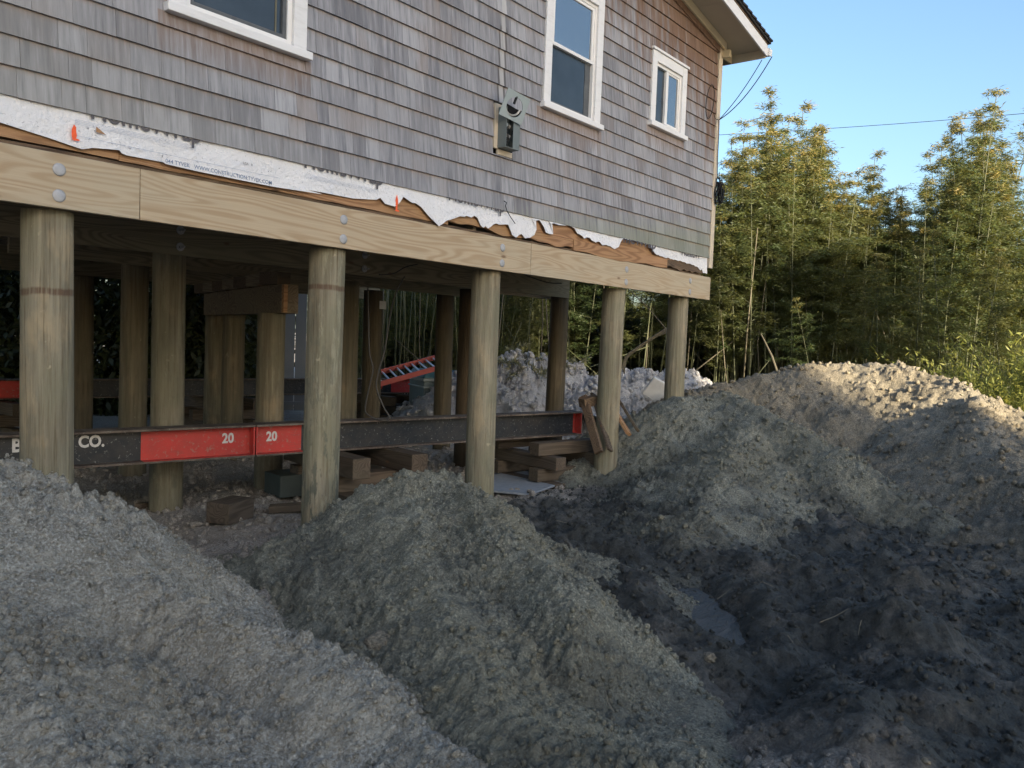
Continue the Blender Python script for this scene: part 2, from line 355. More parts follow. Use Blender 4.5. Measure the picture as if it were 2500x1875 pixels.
def ground_h(x, y):
    mud = 1 / (1 + np.exp((y - .15 + .35 * perlin(x / .8, y / .8, 40)) / .12))        # 1 in the open yard, 0 under the house
    far = np.clip((x - 13) / 6, 0, 1)
    h = .035 * fbm(x, y, 1.3, 3, 2) + .018 * billow(x, y, .3, 3) * (1 - far) + .007 * perlin(x / .07, y / .07, 8)
    pd0 = ((x - PUD[0]) * .75 + (y - PUD[1]) * .66) / .75, (-(x - PUD[0]) * .66 + (y - PUD[1]) * .75) / .27
    inp = np.exp(-(pd0[0] ** 2 + pd0[1] ** 2) ** 2)
    h = h + mud * (1 - far) * (1 - .75 * inp) * (.11 * fbm(x, y, .8, 4, 21, .5) + .02 * billow(x, y, .35, 24) + .022 * fbm(x, y, .07, 2, 29, .7) + .05)
    h = h - .13 * inp - .10 * np.exp(-((x - 2.9) ** 2 + (y + 2.5) ** 2) / 1.1)
    h = h + mud * (1 - far) * .030 * groove(x, y, .70, 33, 1.0, .22, 2.6)
    # lumps in the mud at the right foreground
    for px, py, r, a in ((2230, 1560, .30, .17), (2050, 1800, .25, .13), (2380, 1480, .4, .10), (2150, 1420, .3, .07), (1480, 1790, .3, .05)):
        c = on_z(px, py, 0.05); h = h + a * np.exp(-((x - c[0]) ** 2 + (y - c[1]) ** 2) / r ** 2)
    c = np.array([7.1, -.15]); h = h + .16 * np.exp(-(((x - c[0]) / .8) ** 2 + ((y - c[1]) / .45) ** 2)) * 0
    return h
HEAPS = {
 'left':  dict(r=[(-1.6, -1.2, .95), (.2, -.52, .98), (1.2, -.50, .99), (1.58, -.50, .98), (1.72, -.75, .74), (1.92, -1.3, .50), (2.10, -2.0, .37), (2.08, -2.6, .28), (1.92, -3.3, .26)], s=.72, seed=50, amp=1.0, g=(1.9, .014)),
 'left2': dict(r=[(.9, -.6, .86), (1.0, -1.5, .60), (1.15, -2.6, .26)], s=.42, seed=50, amp=1.0, g=(1.9, .018)),
 'mid':   dict(r=[(3.45, -.35, .36), (3.7, -.55, .58), (3.92, -.66, .735), (4.2, -.74, .74), (4.2, -.98, .67), (3.94, -1.42, .58), (3.66, -1.9, .50), (3.38, -2.35, .41), (3.18, -2.65, .30), (3.05, -2.82, .16)], s=.75, seed=61, amp=1.05, g=(.95, .035)),
 'mid2':  dict(r=[(3.8, -1.0, .60), (3.1, -1.6, .44), (2.7, -2.2, .37), (2.38, -2.75, .31), (2.1, -3.3, .28)], s=.40, seed=61, amp=1.0, g=(.95, .035)),
 'right': dict(r=[(7.5, .75, .12), (7.9, .50, .32), (8.4, .30, .55), (9.3, .0, 1.03), (9.75, -.35, 1.08), (9.2, -1.2, .88), (8.6, -2.1, .62), (8.0, -3.1, .24), (7.6, -3.6, .0)], s=.55, seed=72, amp=1.0, g=(1.0, .03)),
 'right2': dict(r=[(9.0, -1.0, .80), (7.9, -1.3, .60), (6.9, -1.5, .40), (6.1, -1.7, .22), (5.6, -1.9, .10)], s=.42, seed=72, amp=1.0, g=(1.0, .03)),
 'back':  dict(r=[(10.6, .6, .98), (11.6, .1, 1.22), (12.5, -.7, 1.46), (12.7, -1.7, 1.48), (12.0, -2.7, 1.22), (11.0, -3.6, .78), (10.2, -4.3, .45)], s=.55, seed=83, amp=1.3, g=(1.0, .04)),
 'back2': dict(r=[(12.0, -2.7, 1.2), (9.7, -3.4, .76), (8.4, -3.9, .50), (7.3, -4.4, .28)], s=.46, seed=83, amp=1.0, g=(1.0, .04)),
 'white': dict(r=[(10.9, 4.6, 1.30), (11.4, 4.2, 1.40), (12.2, 3.5, 1.2)], s=.8, seed=94, amp=2.6, g=(1.0, .03)),
 'white2': dict(r=[(12.0, 3.0, 1.0), (12.7, 2.7, 1.16), (13.2, 2.0, 1.18), (13.8, 1.3, .9)], s=.5, seed=97, amp=2.4, g=(1.0, .03)),
}
def heap_h(k, x, y):
    H = HEAPS[k]; wx = .10 * fbm(x, y, .7, 2, H['seed'] + 30); wy = .10 * fbm(x, y, .7, 2, H['seed'] + 33)
    b = seg_h(x + wx, y + wy, H['r'], H['s'])
    if k + '2' in HEAPS and k != 'white': b = np.maximum(b, seg_h(x + wx, y + wy, HEAPS[k + '2']['r'], HEAPS[k + '2']['s']))
    up = np.clip((b + .03) / .12, 0, 1)
    return b + up * (detail(x, y, H['seed'], H['amp']) + groove(x, y, H['g'][0], H['seed'] + 40, H['g'][1]))
def height(x, y):
    h = ground_h(x, y)
    for k in HEAPS:
        if k not in ('left2', 'mid2', 'right2', 'back2'): h = np.maximum(h, heap_h(k, x, y))
    return h
def hgt(x, y): return float(height(np.array([x]), np.array([y]))[0])

def grid_mesh(name, xs, ys, hf, keep=None):
    X, Y = np.meshgrid(xs, ys); Z = hf(X, Y); n, mm = X.shape
    V = np.stack([X, Y, Z], -1).reshape(-1, 3); I = np.arange(n * mm).reshape(n, mm)
    F = np.stack([I[:-1, :-1], I[:-1, 1:], I[1:, 1:], I[1:, :-1]], -1).reshape(-1, 4)
    if keep is not None:
        K = keep(X, Y, Z).reshape(-1); F = F[K[F].any(1)]
        used = np.zeros(len(V), bool); used[F.ravel()] = True; idx = np.cumsum(used) - 1; V = V[used]; F = idx[F]
    return npmesh(name, V, F), V

SOIL_MUD = soil('dark_mud_and_sand', (.50, .45, .39), (.34, .305, .27), (.072, .073, .066), 1.2)
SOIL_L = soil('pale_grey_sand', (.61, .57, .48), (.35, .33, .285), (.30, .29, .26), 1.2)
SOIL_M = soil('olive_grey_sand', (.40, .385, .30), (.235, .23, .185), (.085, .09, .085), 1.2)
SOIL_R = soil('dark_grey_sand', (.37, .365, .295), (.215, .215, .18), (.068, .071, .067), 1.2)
SOIL_B = soil('mixed_grey_sand', (.38, .33, .25), (.22, .195, .15), (.075, .076, .07), 1.1)
SOIL_W = soil('white_beach_sand', (.74, .71, .70), (.56, .54, .54), (.40, .39, .40), 1.3)

def dense_axis(a, b, d, far):
    l = [a]; st = d
    while l[0] > -far: st *= 1.25; l.insert(0, l[0] - st)
    mid = list(np.arange(a + d, b, d)); r = [b]; st = d
    while r[-1] < far: st *= 1.25; r.append(r[-1] + st)
    return np.array(l + mid + r)
gm, GV = grid_mesh('ground', dense_axis(.8, 14.0, .03, 600), dense_axis(-4.4, 7.5, .03, 600), ground_h)
wet = 1 / (1 + np.exp((GV[:, 1] - .1 + .5 * perlin(GV[:, 0] / .9, GV[:, 1] / .9, 77)) / .22)) * np.clip((14.5 - GV[:, 0]) / 2.5, 0, 1) * np.clip((GV[:, 1] + 12) / 4, 0, 1) * np.clip((GV[:, 0] + 6) / 4, 0, 1)
wet = wet / (1 + np.exp(-(GV[:, 0] - 3.7 - .3 * (GV[:, 1] + 1.5)) / .25)); attr(gm, 'wet', wet)
tag(link('ground', gm, SOIL_MUD), kind='structure')

ico_v = []; gp = (1 + 5 ** .5) / 2
for a_, b_ in ((1, gp), (-1, gp), (1, -gp), (-1, -gp)): ico_v += [(0, a_, b_), (a_, b_, 0), (b_, 0, a_)]
ico_v = np.array(ico_v) / math.sqrt(1 + gp * gp)
def _icof():
    F = []; D = 1.06
    for i in range(12):
        for j in range(i + 1, 12):
            for k in range(j + 1, 12):
                A, B, C_ = ico_v[i], ico_v[j], ico_v[k]
                if all(np.linalg.norm(p - q) < D for p, q in ((A, B), (B, C_), (A, C_))):
                    F.append((i, j, k) if np.dot(np.cross(B - A, C_ - A), A) > 0 else (i, k, j))
    return np.array(F)
ico_f = _icof()
def crumbs(name, xy, hf, r0, r1, mat, parent, wetv, seed, sink=.35, p=2.6):
    g = np.random.default_rng(seed); n = len(xy); z = hf(xy[:, 0], xy[:, 1])
    r = r0 + (r1 - r0) * g.random(n) ** (p * 1.4)
    sh = ico_v[None] * g.uniform(.55, 1.35, (n, 12, 1)) * (r[:, None, None] * g.uniform(.75, 1.25, (n, 1, 3)))
    th = g.uniform(0, 6.28, n); c, s = np.cos(th)[:, None], np.sin(th)[:, None]
    V = np.stack([sh[..., 0] * c - sh[..., 1] * s, sh[..., 0] * s + sh[..., 1] * c, sh[..., 2]], -1)
    V[..., 0] += xy[:, 0:1]; V[..., 1] += xy[:, 1:2]; V[..., 2] += (z + r * sink)[:, None]
    F = (ico_f[None] + (np.arange(n) * 12)[:, None, None]).reshape(-1, 3)
    me = npmesh(name, V.reshape(-1, 3), F, smooth=False); attr(me, 'wet', np.repeat(wetv(xy[:, 0], xy[:, 1], z), 12))
    o = link(name, me, mat, parent); o['kind'] = 'stuff'; return o

def heap(k, box, d, mat, label, n, rr, wetf, cat='soil heap'):
    x0, x1, y0, y1 = box; hf = lambda a, b: heap_h(k, a, b)
    me, V = grid_mesh('soil_heap', np.arange(x0, x1, d), np.arange(y0, y1, d), hf, lambda X, Y, Z: Z > ground_h(X, Y) - .03)
    attr(me, 'wet', wetf(V[:, 0], V[:, 1], V[:, 2]))
    o = tag(link('soil_heap', me, mat), label, cat)
    g = np.random.default_rng(abs(hash(box)) % 9999); q = np.stack([g.uniform(x0, x1, n), g.uniform(y0, y1, n)], 1)
    z = hf(q[:, 0], q[:, 1]); ok = z > ground_h(q[:, 0], q[:, 1]) - .01; q = q[ok]
    cl = perlin(q[:, 0] / .35, q[:, 1] / .35, 5) + g.normal(0, .35, len(q)) > -.25
    crumbs('soil_crumbs', q[cl], hf, rr[0], rr[1], mat, o, wetf, 5)
    return o
noz = lambda x, y, s: fbm(x, y, .6, 2, s)
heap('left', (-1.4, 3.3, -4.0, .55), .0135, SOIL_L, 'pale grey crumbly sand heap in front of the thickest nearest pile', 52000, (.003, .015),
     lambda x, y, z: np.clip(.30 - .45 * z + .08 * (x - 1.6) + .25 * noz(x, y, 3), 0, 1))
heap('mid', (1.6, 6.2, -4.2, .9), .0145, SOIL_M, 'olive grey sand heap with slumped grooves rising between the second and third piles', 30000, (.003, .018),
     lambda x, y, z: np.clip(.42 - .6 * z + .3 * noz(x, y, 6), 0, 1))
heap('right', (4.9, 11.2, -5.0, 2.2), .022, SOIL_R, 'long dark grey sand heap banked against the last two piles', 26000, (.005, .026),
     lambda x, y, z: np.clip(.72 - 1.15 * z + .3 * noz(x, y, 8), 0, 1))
heap('back', (6.4, 15.0, -6.4, 2.6), .03, SOIL_B, 'tallest sand heap behind, catching a strip of sunlight in front of the bamboo', 16000, (.007, .04),
     lambda x, y, z: np.clip(.70 - .85 * z + .3 * noz(x, y, 12), 0, 1))
heap('white', (8.4, 14.0, 2.0, 6.8), .03, SOIL_W, 'white lumpy sand heap seen past the steel beam between the middle piles', 9000, (.012, .06),
     lambda x, y, z: np.clip(.15 + .5 * noz(x, y, 14), 0, 1))
heap('white2', (11.0, 15.8, -.6, 4.6), .03, SOIL_W, 'white sand heap with a slab on it just behind the last pile', 7000, (.012, .06),
     lambda x, y, z: np.clip(.1 + .5 * noz(x, y, 17), 0, 1))
# loose crumbs and clods over the mud and the sand under the house
g0 = np.random.default_rng(3); q = np.stack([g0.uniform(2.2, 11, 34000), g0.uniform(-4.3, .4, 34000)], 1)
tag(crumbs('mud_clods', q, ground_h, .003, .022, SOIL_MUD, None, lambda x, y, z: 1 / (1 + np.exp(-(x - 3.7 - .3 * (y + 1.5)) / .25)), 9, p=5.0), 'loose dark mud clods strewn over the yard', 'clods')
q = np.stack([g0.uniform(1.6, 9, 9000), g0.uniform(.2, 5, 9000)], 1)
tag(crumbs('sand_lumps', q, ground_h, .006, .045, SOIL_MUD, None, lambda x, y, z: np.zeros(len(x)), 10, p=3.5), 'pale sand lumps scattered under the raised house', 'sand')
for px, py, dep, r, lb in ((1732, 1605, 0, .035, 'pale blunt stone half sunk in the mud below the olive heap'), (930, 1570, 0, .07, 'large sand clod in the gully between the two front heaps'), (2260, 1858, 0, .015, 'tiny white pebble at the bottom of the mud')):
    d = ray(px, py); tt = np.linspace(2, 12, 1500); P = CAM + d * tt[:, None]; hh = height(P[:, 0], P[:, 1]); i = int(np.argmax(P[:, 2] < hh)); p = P[i]
    g = np.random.default_rng(px); V = []; F = []
    bm = bmesh.new(); bmesh.ops.create_icosphere(bm, subdivisions=3, radius=1); me = bpy.data.meshes.new('stone')
    for v in bm.verts:
        f = 1 + .30 * float(perlin(np.array([v.co.x * 1.3 + px]), np.array([v.co.y * 1.3 + v.co.z * 1.7]))[0]); v.co = Vector((v.co.x * 1.25, v.co.y * .9, v.co.z * .7)) * f * r
    bm.to_mesh(me); bm.free(); me.polygons.foreach_set('use_smooth', [True] * len(me.polygons)); attr(me, 'wet', np.full(len(me.vertices), .0))
    o = link('stone', me, SOIL_M if r > .1 else SOIL_B); o.location = (p[0], p[1], p[2] + r * .02); o.rotation_euler = (0, 0, px); tag(o, lb, 'stone' if r < .1 else 'clod')
# twigs and roots lying about
for i in range(34):
    gx_, gy_ = (random.uniform(2.6, 8.5), random.uniform(-3.6, -.2)); a_ = random.uniform(0, 6.28); L_ = random.uniform(.05, .16); z_ = hgt(gx_, gy_) + .006
    bx_, by_ = gx_ + L_ * math.cos(a_), gy_ + L_ * math.sin(a_); mx_, my_ = (gx_ + bx_) / 2 + random.uniform(-.015, .015), (gy_ + by_) / 2
    tw = MB().tube([(gx_, gy_, z_), (mx_, my_, hgt(mx_, my_) + .012), (bx_, by_, hgt(bx_, by_) + .008)], [.0022, .002, .0012], 4).build('root_twig', plain('root_bark', (.22, .19, .14), .8) if i == 0 else bpy.data.materials['root_bark'])
    tag(tw, 'thin dry root twig lying on the churned soil', 'twig', 'root twigs on the churned soil')
# slushy puddle
t = NT('slushy_water'); n1 = t.noise(1, 5, v=t.map((3, 9, 1)), rough=.65, dist=1.2)
pm = t.fin(t.mix(t.ramp(n1, [(.47, 0), (.62, .7)]), (.035, .038, .038), (.10, .105, .105)), t.ramp(n1, [(.42, .35), (.6, .8)]), .5); t.bump(n1, .9, .03)
V = [(PUD[0] + .9 * math.cos(a) * .75 - .36 * math.sin(a) * .66, PUD[1] + .9 * math.cos(a) * .66 + .36 * math.sin(a) * .75, -.06) for a in np.linspace(0, 2 * math.pi, 48, endpoint=False)]
tag(link('puddle', mesh('puddle', V, [tuple(range(48))]), pm), 'shallow puddle with whitish slush between the dark mud ruts', 'puddle', kind='structure')

# ------------------------------------------------------------------ the raised house
FL = 2.72; EXP = .15; XE = 9.83
def zs(X): return 5.42 - .18 * (X - 9.95)            # soffit plane where it meets the wall
house = empty('house', (3.0, 0, 2.49), 'grey cedar shingled house lifted on new wooden piles', 'house')
mb = MB()
mb.box(-4, XE, .045, .16, 2.74, 8.2 - 2.9)
V = [(-4, .05, 5.3), (XE, .05, 5.3), (XE, .05, zs(XE) - .02), (3.0, .05, zs(3) - .02), (-4, .05, zs(3) - 1.2), (-4, .15, 5.3), (XE, .15, 5.3), (XE, .15, zs(XE) - .02), (3.0, .15, zs(3) - .02), (-4, .15, zs(3) - 1.2)]
mb.add(V, [(0, 1, 2, 3, 4), (9, 8, 7, 6, 5), (1, 6, 7, 2), (2, 7, 8, 3), (3, 8, 9, 4)])
mb.box(XE - .1, XE, .16, 9.4, 2.74, 5.3); mb.box(-4, -3.9, .16, 9.4, 2.74, 5.3); mb.box(-4, XE, 9.4, 9.5, 2.74, 5.3)
mb.build('wall', DRK, house)
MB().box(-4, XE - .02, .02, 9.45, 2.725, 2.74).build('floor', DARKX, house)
# windows: (x0, x1, z0, z1, kind)
WIN = [(2.563, 3.526, 3.45, 4.75, 'single'), (6.18, 7.14, 3.78, 5.02, 'double'), (8.155, 8.98, 4.06, 4.83, 'slider')]
CUT = [(x0 - .003, x1 + .003, z0 - .053, z1 + .03) for x0, x1, z0, z1, _ in WIN] + [(5.50, 5.765, 3.185, 3.61)]
shs = []
for k in range(0, 24):
    zb = FL + k * EXP; X = 1.2 - random.random() * .1
    z1 = zb + EXP * 1.25
    while X < XE:
        w = random.choice([.11, .14, .17, .2, .24, .28, .32]) * random.uniform(.85, 1.15)
        a, b = X, min(X + w, XE); X += w
        if b - a < .03: continue
        spans = [(a, b)]
        for p, r in [(a, b)]:
            segs = [(p, r, zb, z1)]
            for (c0, c1, lo, hi) in CUT:
                nw = []
                for (u, v, q0, q1) in segs:
                    if v <= c0 or u >= c1 or zb + EXP <= lo + .012 or zb >= hi - .012:
                        if v > c0 and u < c1 and zb < lo < q1: 
                            if u < c0: nw.append((u, c0, q0, q1))
                            if v > c1: nw.append((c1, v, q0, q1))
                            nw.append((max(u, c0), min(v, c1), q0, lo - .002)); continue
                        nw.append((u, v, q0, q1)); continue
                    if u < c0: nw.append((u, c0, q0, q1))
                    if v > c1: nw.append((c1, v, q0, q1))
                    m0, m1 = max(u, c0), min(v, c1)
                    if zb < lo - .012: nw.append((m0, m1, q0, lo - .002))
                    elif zb + EXP > hi + .012: nw.append((m0, m1, hi + .002, q1))
                segs = nw
            for (u, v, q0, q1) in segs:
                top = min(q1, zs((u + v) / 2) - .03)
                if v - u > .012 and top - q0 > .012: shs.append((u + .0008, v - .0008, q0, top))
def sh_geo(s, jit=0):
    a, b, z0, z1 = s; dz = random.uniform(-.001, .001); t0 = random.uniform(.020, .023); t1 = .004 + .012 * max(0, (1 - (z1 - z0) / (EXP * 1.25)))
    yb = .003
    return [(a, -t0, z0 + dz), (b, -t0, z0 + dz), (b, yb, z0 + dz), (a, yb, z0 + dz), (a, -t1 + .004, z1), (b, -t1 + .004, z1), (b, yb + .005, z1), (a, yb + .005, z1)]
BF = [(3, 2, 1, 0), (4, 5, 6, 7), (0, 1, 5, 4), (1, 2, 6, 5), (2, 3, 7, 6), (3, 0, 4, 7)]
def appsize(s):
    c = np.array([(s[0] + s[1]) / 2, 0, (s[2] + s[3]) / 2]) - CAM; d = c @ FW; u = c @ RT / d * FPX + 1250; v = 937.5 - c @ UP / d * FPX
    vis = (-30 < u < 2530) and (-40 < v < 1900)
    return (s[1] - s[0]) * EXP / d ** 2 * abs(c[1]) / np.linalg.norm(c) if vis else 0
shs.sort(key=appsize, reverse=True)
rest = MB(); rt, rw = [], []
for i, s in enumerate(shs):
    tone = min(1, max(0, random.gauss(.5, .21))); warm = random.random() ** 2.2
    P = sh_geo(s)
    if i < 298:
        me = mesh('shingle', P, BF); attr(me, 'tone', [tone] * 8); attr(me, 'warm', [warm] * 8); link('shingle', me, MS, house)
    else: rest.add(P, BF); rt += [tone] * 8; rw += [warm] * 8
me = mesh('shingle_siding', rest.V, rest.F); attr(me, 'tone', rt); attr(me, 'warm', rw); link('shingle_siding', me, MS, house)['kind'] = 'stuff'
# shingle strip running up under the rake
mb = MB(); X = 1.5; tt_, ww_ = [], []
while X < XE - .01:
    w = random.uniform(.09, .2); b = min(X + w, XE); z0 = zs((X + b) / 2) - .17
    mb.add([(X, -.034, z0 - .18 * (X - (X + b) / 2)), (b - .003, -.034, z0 - .18 * (b - (X + b) / 2)), (b - .003, .0, z0), (X, .0, z0), (X, -.024, z0 + .17), (b - .003, -.024, z0 + .17), (b - .003, .01, z0 + .17), (X, .01, z0 + .17)], BF)
    tt_ += [random.random() * .5] * 8; ww_ += [1] * 8; X = b
me = mesh('rake_shingles', mb.V, mb.F); attr(me, 'tone', tt_); attr(me, 'warm', ww_); link('rake_shingles', me, MS, house)['kind'] = 'stuff'
# faint ghost mark of the conduit above the meter is bare pale wood
def window(x0, x1, z0, z1, kind):
    w = MB(); c = .105; y = -.032
    w.box(x0, x0 + c, y, .04, z0, z1); w.box(x1 - c, x1, y, .04, z0, z1); w.box(x0 + c, x1 - c, y + .001, .04, z1 - c, z1 - .001)
    fr = w.build('window', WHT, house, bevel=.003)
    MB().box(x0 - .025, x1 + .03, -.062, .04, z0 - .052, z0 - .001).build('sill', WHT, fr, bevel=.004)
    MB().box(x0 - .02, x1 + .02, -.05, .04, z1 + .001, z1 + .028).build('window_head', WHT, fr, bevel=.003)
    a, b, lo, hi = x0 + c, x1 - c, z0, z1 - c
    s = MB(); f = .035
    if kind == 'double': f = .03
    s.box(a + .001, a + f, -.008, .04, lo, hi - .001); s.box(b - f, b - .001, -.008, .04, lo, hi - .001); s.box(a + f, b - f, -.007, .04, hi - f, hi - .002); s.box(a + f, b - f, -.007, .04, lo, lo + f * (1.2 if kind != 'slider' else 1))
    s.build('window_frame', VINYL, fr)
    ia, ib, il, ih = a + f, b - f, lo + f * 1.2, hi - f
    if kind == 'single':
        s = MB(); g = .028; s.box(ia, ia + g, .004, .04, il, ih); s.box(ib - g, ib, .004, .04, il, ih); s.box(ia + g, ib - g, .005, .04, il, il + g)
        s.build('sash', SCRN, fr); MB().box(ia + g, ib - g, .022, .03, il + g, ih).build('pane', GLD, fr)
        MB().box(ib - g - .05, ib - g - .038, .018, .0215, il + g, ih).build('curtain_edge', plain('olive_curtain', (.14, .13, .09)), fr)
    elif kind == 'double':
        zm = (il + ih) / 2 + .02; g = .03
        u = MB(); u.box(ia, ia + g, .0, .04, zm, ih); u.box(ib - g, ib, .0, .04, zm, ih); u.box(ia + g, ib - g, .001, .04, ih - g, ih); u.box(ia, ib, -.004, .04, zm - .03, zm - .0005)
        u.build('upper_sash', VINYL, fr); MB().box(ia + g, ib - g, .012, .02, zm, ih - g).build('pane', GLS, fr)
        l = MB(); l.box(ia, ia + .02, .012, .04, il, zm - .031); l.box(ib - .09, ib, .026, .04, il, zm - .031); l.box(ia + .02, ib - .09, .013, .04, il, il + .02)
        l.build('lower_sash', SCRN, fr); MB().box(ia + .02, ib - .09, .03, .038, il + .02, zm - .031).build('pane', GLD, fr)
    else:
        xm = (ia + ib) / 2 - .02; g = .02; u = MB()
        u.box(xm - .025, xm + .03, -.003, .04, il, ih); u.box(ib - g, ib, .002, .04, il, ih); u.box(xm + .03, ib - g, .003, .04, ih - g, ih); u.box(xm + .03, ib - g, .003, .04, il, il + g); u.build('sash', VINYL, fr)
        MB().box(ia, xm - .025, .024, .032, il, ih).build('pane', GLD, fr); MB().box(xm + .03, ib - g, .012, .02, il + g, ih - g).build('pane', GLS, fr)
for wv in WIN: window(*wv)
# corner board, rim boards, wrap
MB().box(XE, XE + .10, -.026, .06, 2.60, zs(9.88) - .01).build('corner_board', CORN, house, bevel=.003)
def wavy_board(name, x0, x1, z0f, z1f, y0, y1, mat, n=40):
    xs = np.linspace(x0, x1, n); mb = MB()
    for a, b in zip(xs[:-1], xs[1:]): mb.hexa([(a, y0, z0f(a)), (b, y0, z0f(b)), (b, y1, z0f(b)), (a, y1, z0f(a)), (a, y0, z1f(a)), (b, y0, z1f(b)), (b, y1, z1f(b)), (a, y1, z1f(a))])
    return mb.build(name, mat, house)
nz = lambda x, s, a: a * float(perlin(np.array([x / s]), np.array([s * 3.3]))[0])
wavy_board('rim_board', 1.0, 2.30, lambda x: 2.517 + nz(x, .3, .003), lambda x: 2.724, .012, .05, OLDW, 14)
wavy_board('rim_board', 2.303, 5.0, lambda x: 2.510 + nz(x, .25, .006), lambda x: 2.724, .011, .05, OLDW)
wavy_board('rim_board', 5.003, 6.8, lambda x: 2.515 + nz(x, .2, .02) + .03 * math.exp(-((x - 5.25) / .3) ** 2), lambda x: 2.60, .004, .045, OLDW)
wavy_board('rim_board', 6.803, 8.75, lambda x: 2.500 + nz(x, .3, .016) - .02 * math.exp(-((x - 7.6) / .5) ** 2), lambda x: 2.60, -.004, .045, OLDW)
wavy_board('rim_board', 8.753, 9.72, lambda x: 2.515 + nz(x, .12, .025), lambda x: 2.60, -.002, .045, ROT)
wavy_board('sheathing_board', 5.003, 9.80, lambda x: 2.603 + nz(x, .2, .002), lambda x: 2.724, .013, .048, OLDW, 60)
wavy_board('sill_strip', 1.0, 9.7, lambda x: 2.489, lambda x: 2.507 + nz(x, .15, .004), .02, .06, ROT, 50)
wb = [(1.0, 2.600), (1.70, 2.580), (1.93, 2.554), (2.09, 2.529), (2.15, 2.545), (2.29, 2.562), (2.303, 2.5475), (2.33, 2.542), (2.82, 2.552), (3.30, 2.551), (3.33, 2.535), (3.37, 2.553), (3.42, 2.553), (3.98, 2.562), (4.20, 2.59), (4.235, 2.60), (4.28, 2.575), (4.33, 2.555), (4.37, 2.553), (4.42, 2.60), (4.46, 2.645), (4.52, 2.63), (4.60, 2.615), (4.66, 2.60), (4.72, 2.56), (4.80, 2.515), (4.86, 2.475), (4.90, 2.50), (4.945, 2.54), (4.98, 2.545),
      (5.05, 2.55), (5.10, 2.585), (5.16, 2.578), (5.19, 2.60), (5.25, 2.585), (5.29, 2.605), (5.33, 2.598), (5.37, 2.54), (5.41, 2.53), (5.44, 2.545), (5.47, 2.518), (5.50, 2.54), (5.57, 2.58), (5.66, 2.59), (5.73, 2.595), (5.77, 2.54), (5.80, 2.51), (5.86, 2.492), (5.90, 2.52), (5.94, 2.53), (6.0, 2.505), (6.07, 2.52), (6.13, 2.545), (6.16, 2.60), (6.12, 2.64), (6.10, 2.685), (6.20, 2.688), (6.27, 2.64), (6.30, 2.60), (6.36, 2.59), (6.42, 2.60), (6.36, 2.69), (6.62, 2.695), (6.70, 2.705),
      (6.78, 2.70), (6.84, 2.65), (6.95, 2.62), (7.05, 2.635), (7.12, 2.60), (7.25, 2.612), (7.30, 2.59), (7.46, 2.60), (7.54, 2.578), (7.62, 2.60), (7.66, 2.67), (7.70, 2.70), (7.95, 2.702), (8.28, 2.70), (8.36, 2.64), (8.46, 2.61), (8.60, 2.605), (8.9, 2.60), (9.3, 2.585), (9.55, 2.575), (9.62, 2.53), (9.66, 2.545), (9.70, 2.515), (9.80, 2.52)]
wb2 = []
for (xa, za), (xb, zb_) in zip(wb[:-1], wb[1:]):
    nn_ = max(1, int(abs(xb - xa) / .035)) if xa > 4 else max(1, int(abs(xb - xa) / .12))
    for q_ in range(nn_): f_ = q_ / nn_; wb2.append((xa + (xb - xa) * f_, za + (zb_ - za) * f_ + (random.uniform(-.007, .009) if xa > 4.1 else random.uniform(-.002, .002)) + (.012 if xa > 5 else 0)))
wb2.append(wb[-1]); wb = wb2
V = []; F = []
for i, (x, z) in enumerate(wb):
    zz = 2.735
    for j in range(3):
        f = j / 2; yy = -.004 - .010 * (1 - f) * (.5 + .5 * math.sin(x * 9.1)) - (.012 * (1 - f) if 4.3 < x < 8.5 else 0) - .002 * math.sin(x * 31)
        V.append((x + (0 if j == 0 else 0), yy, z + (zz - z) * f))
for i in range(len(wb) - 1):
    for j in range(2): F.append((3 * i + j, 3 * i + 3 + j, 3 * i + 4 + j, 3 * i + 1 + j))
wrap = link('house_wrap', mesh('house_wrap', V, F), WRAP, house)
sol = wrap.modifiers.new('thick', 'SOLIDIFY'); sol.thickness = .0012
def text(name, s, size, mat, parent, org, xdir, zdir, off=0.0, align='LEFT', ext=.0006, squash=1.0, label=None, clipz=None):
    cu = bpy.data.curves.new(name, 'FONT'); cu.body = s; cu.size = 1; cu.extrude = 0; cu.offset = off; cu.align_x = align; cu.resolution_u = 3
    tmp = bpy.data.objects.new('tmp', cu); COL.objects.link(tmp); dg = bpy.context.evaluated_depsgraph_get(); me = bpy.data.meshes.new_from_object(tmp.evaluated_get(dg)); me.name = name
    bpy.data.objects.remove(tmp); xd = Vector(xdir).normalized(); zd = Vector(zdir).normalized()
    for v in me.vertices: v.co = Vector(org) + xd * (v.co.x * size * squash) + zd * (v.co.y * size)
    me.materials.clear(); o = link(name, me, mat, parent)
    if len(s) > 3: o['kind'] = 'stuff'
    return o
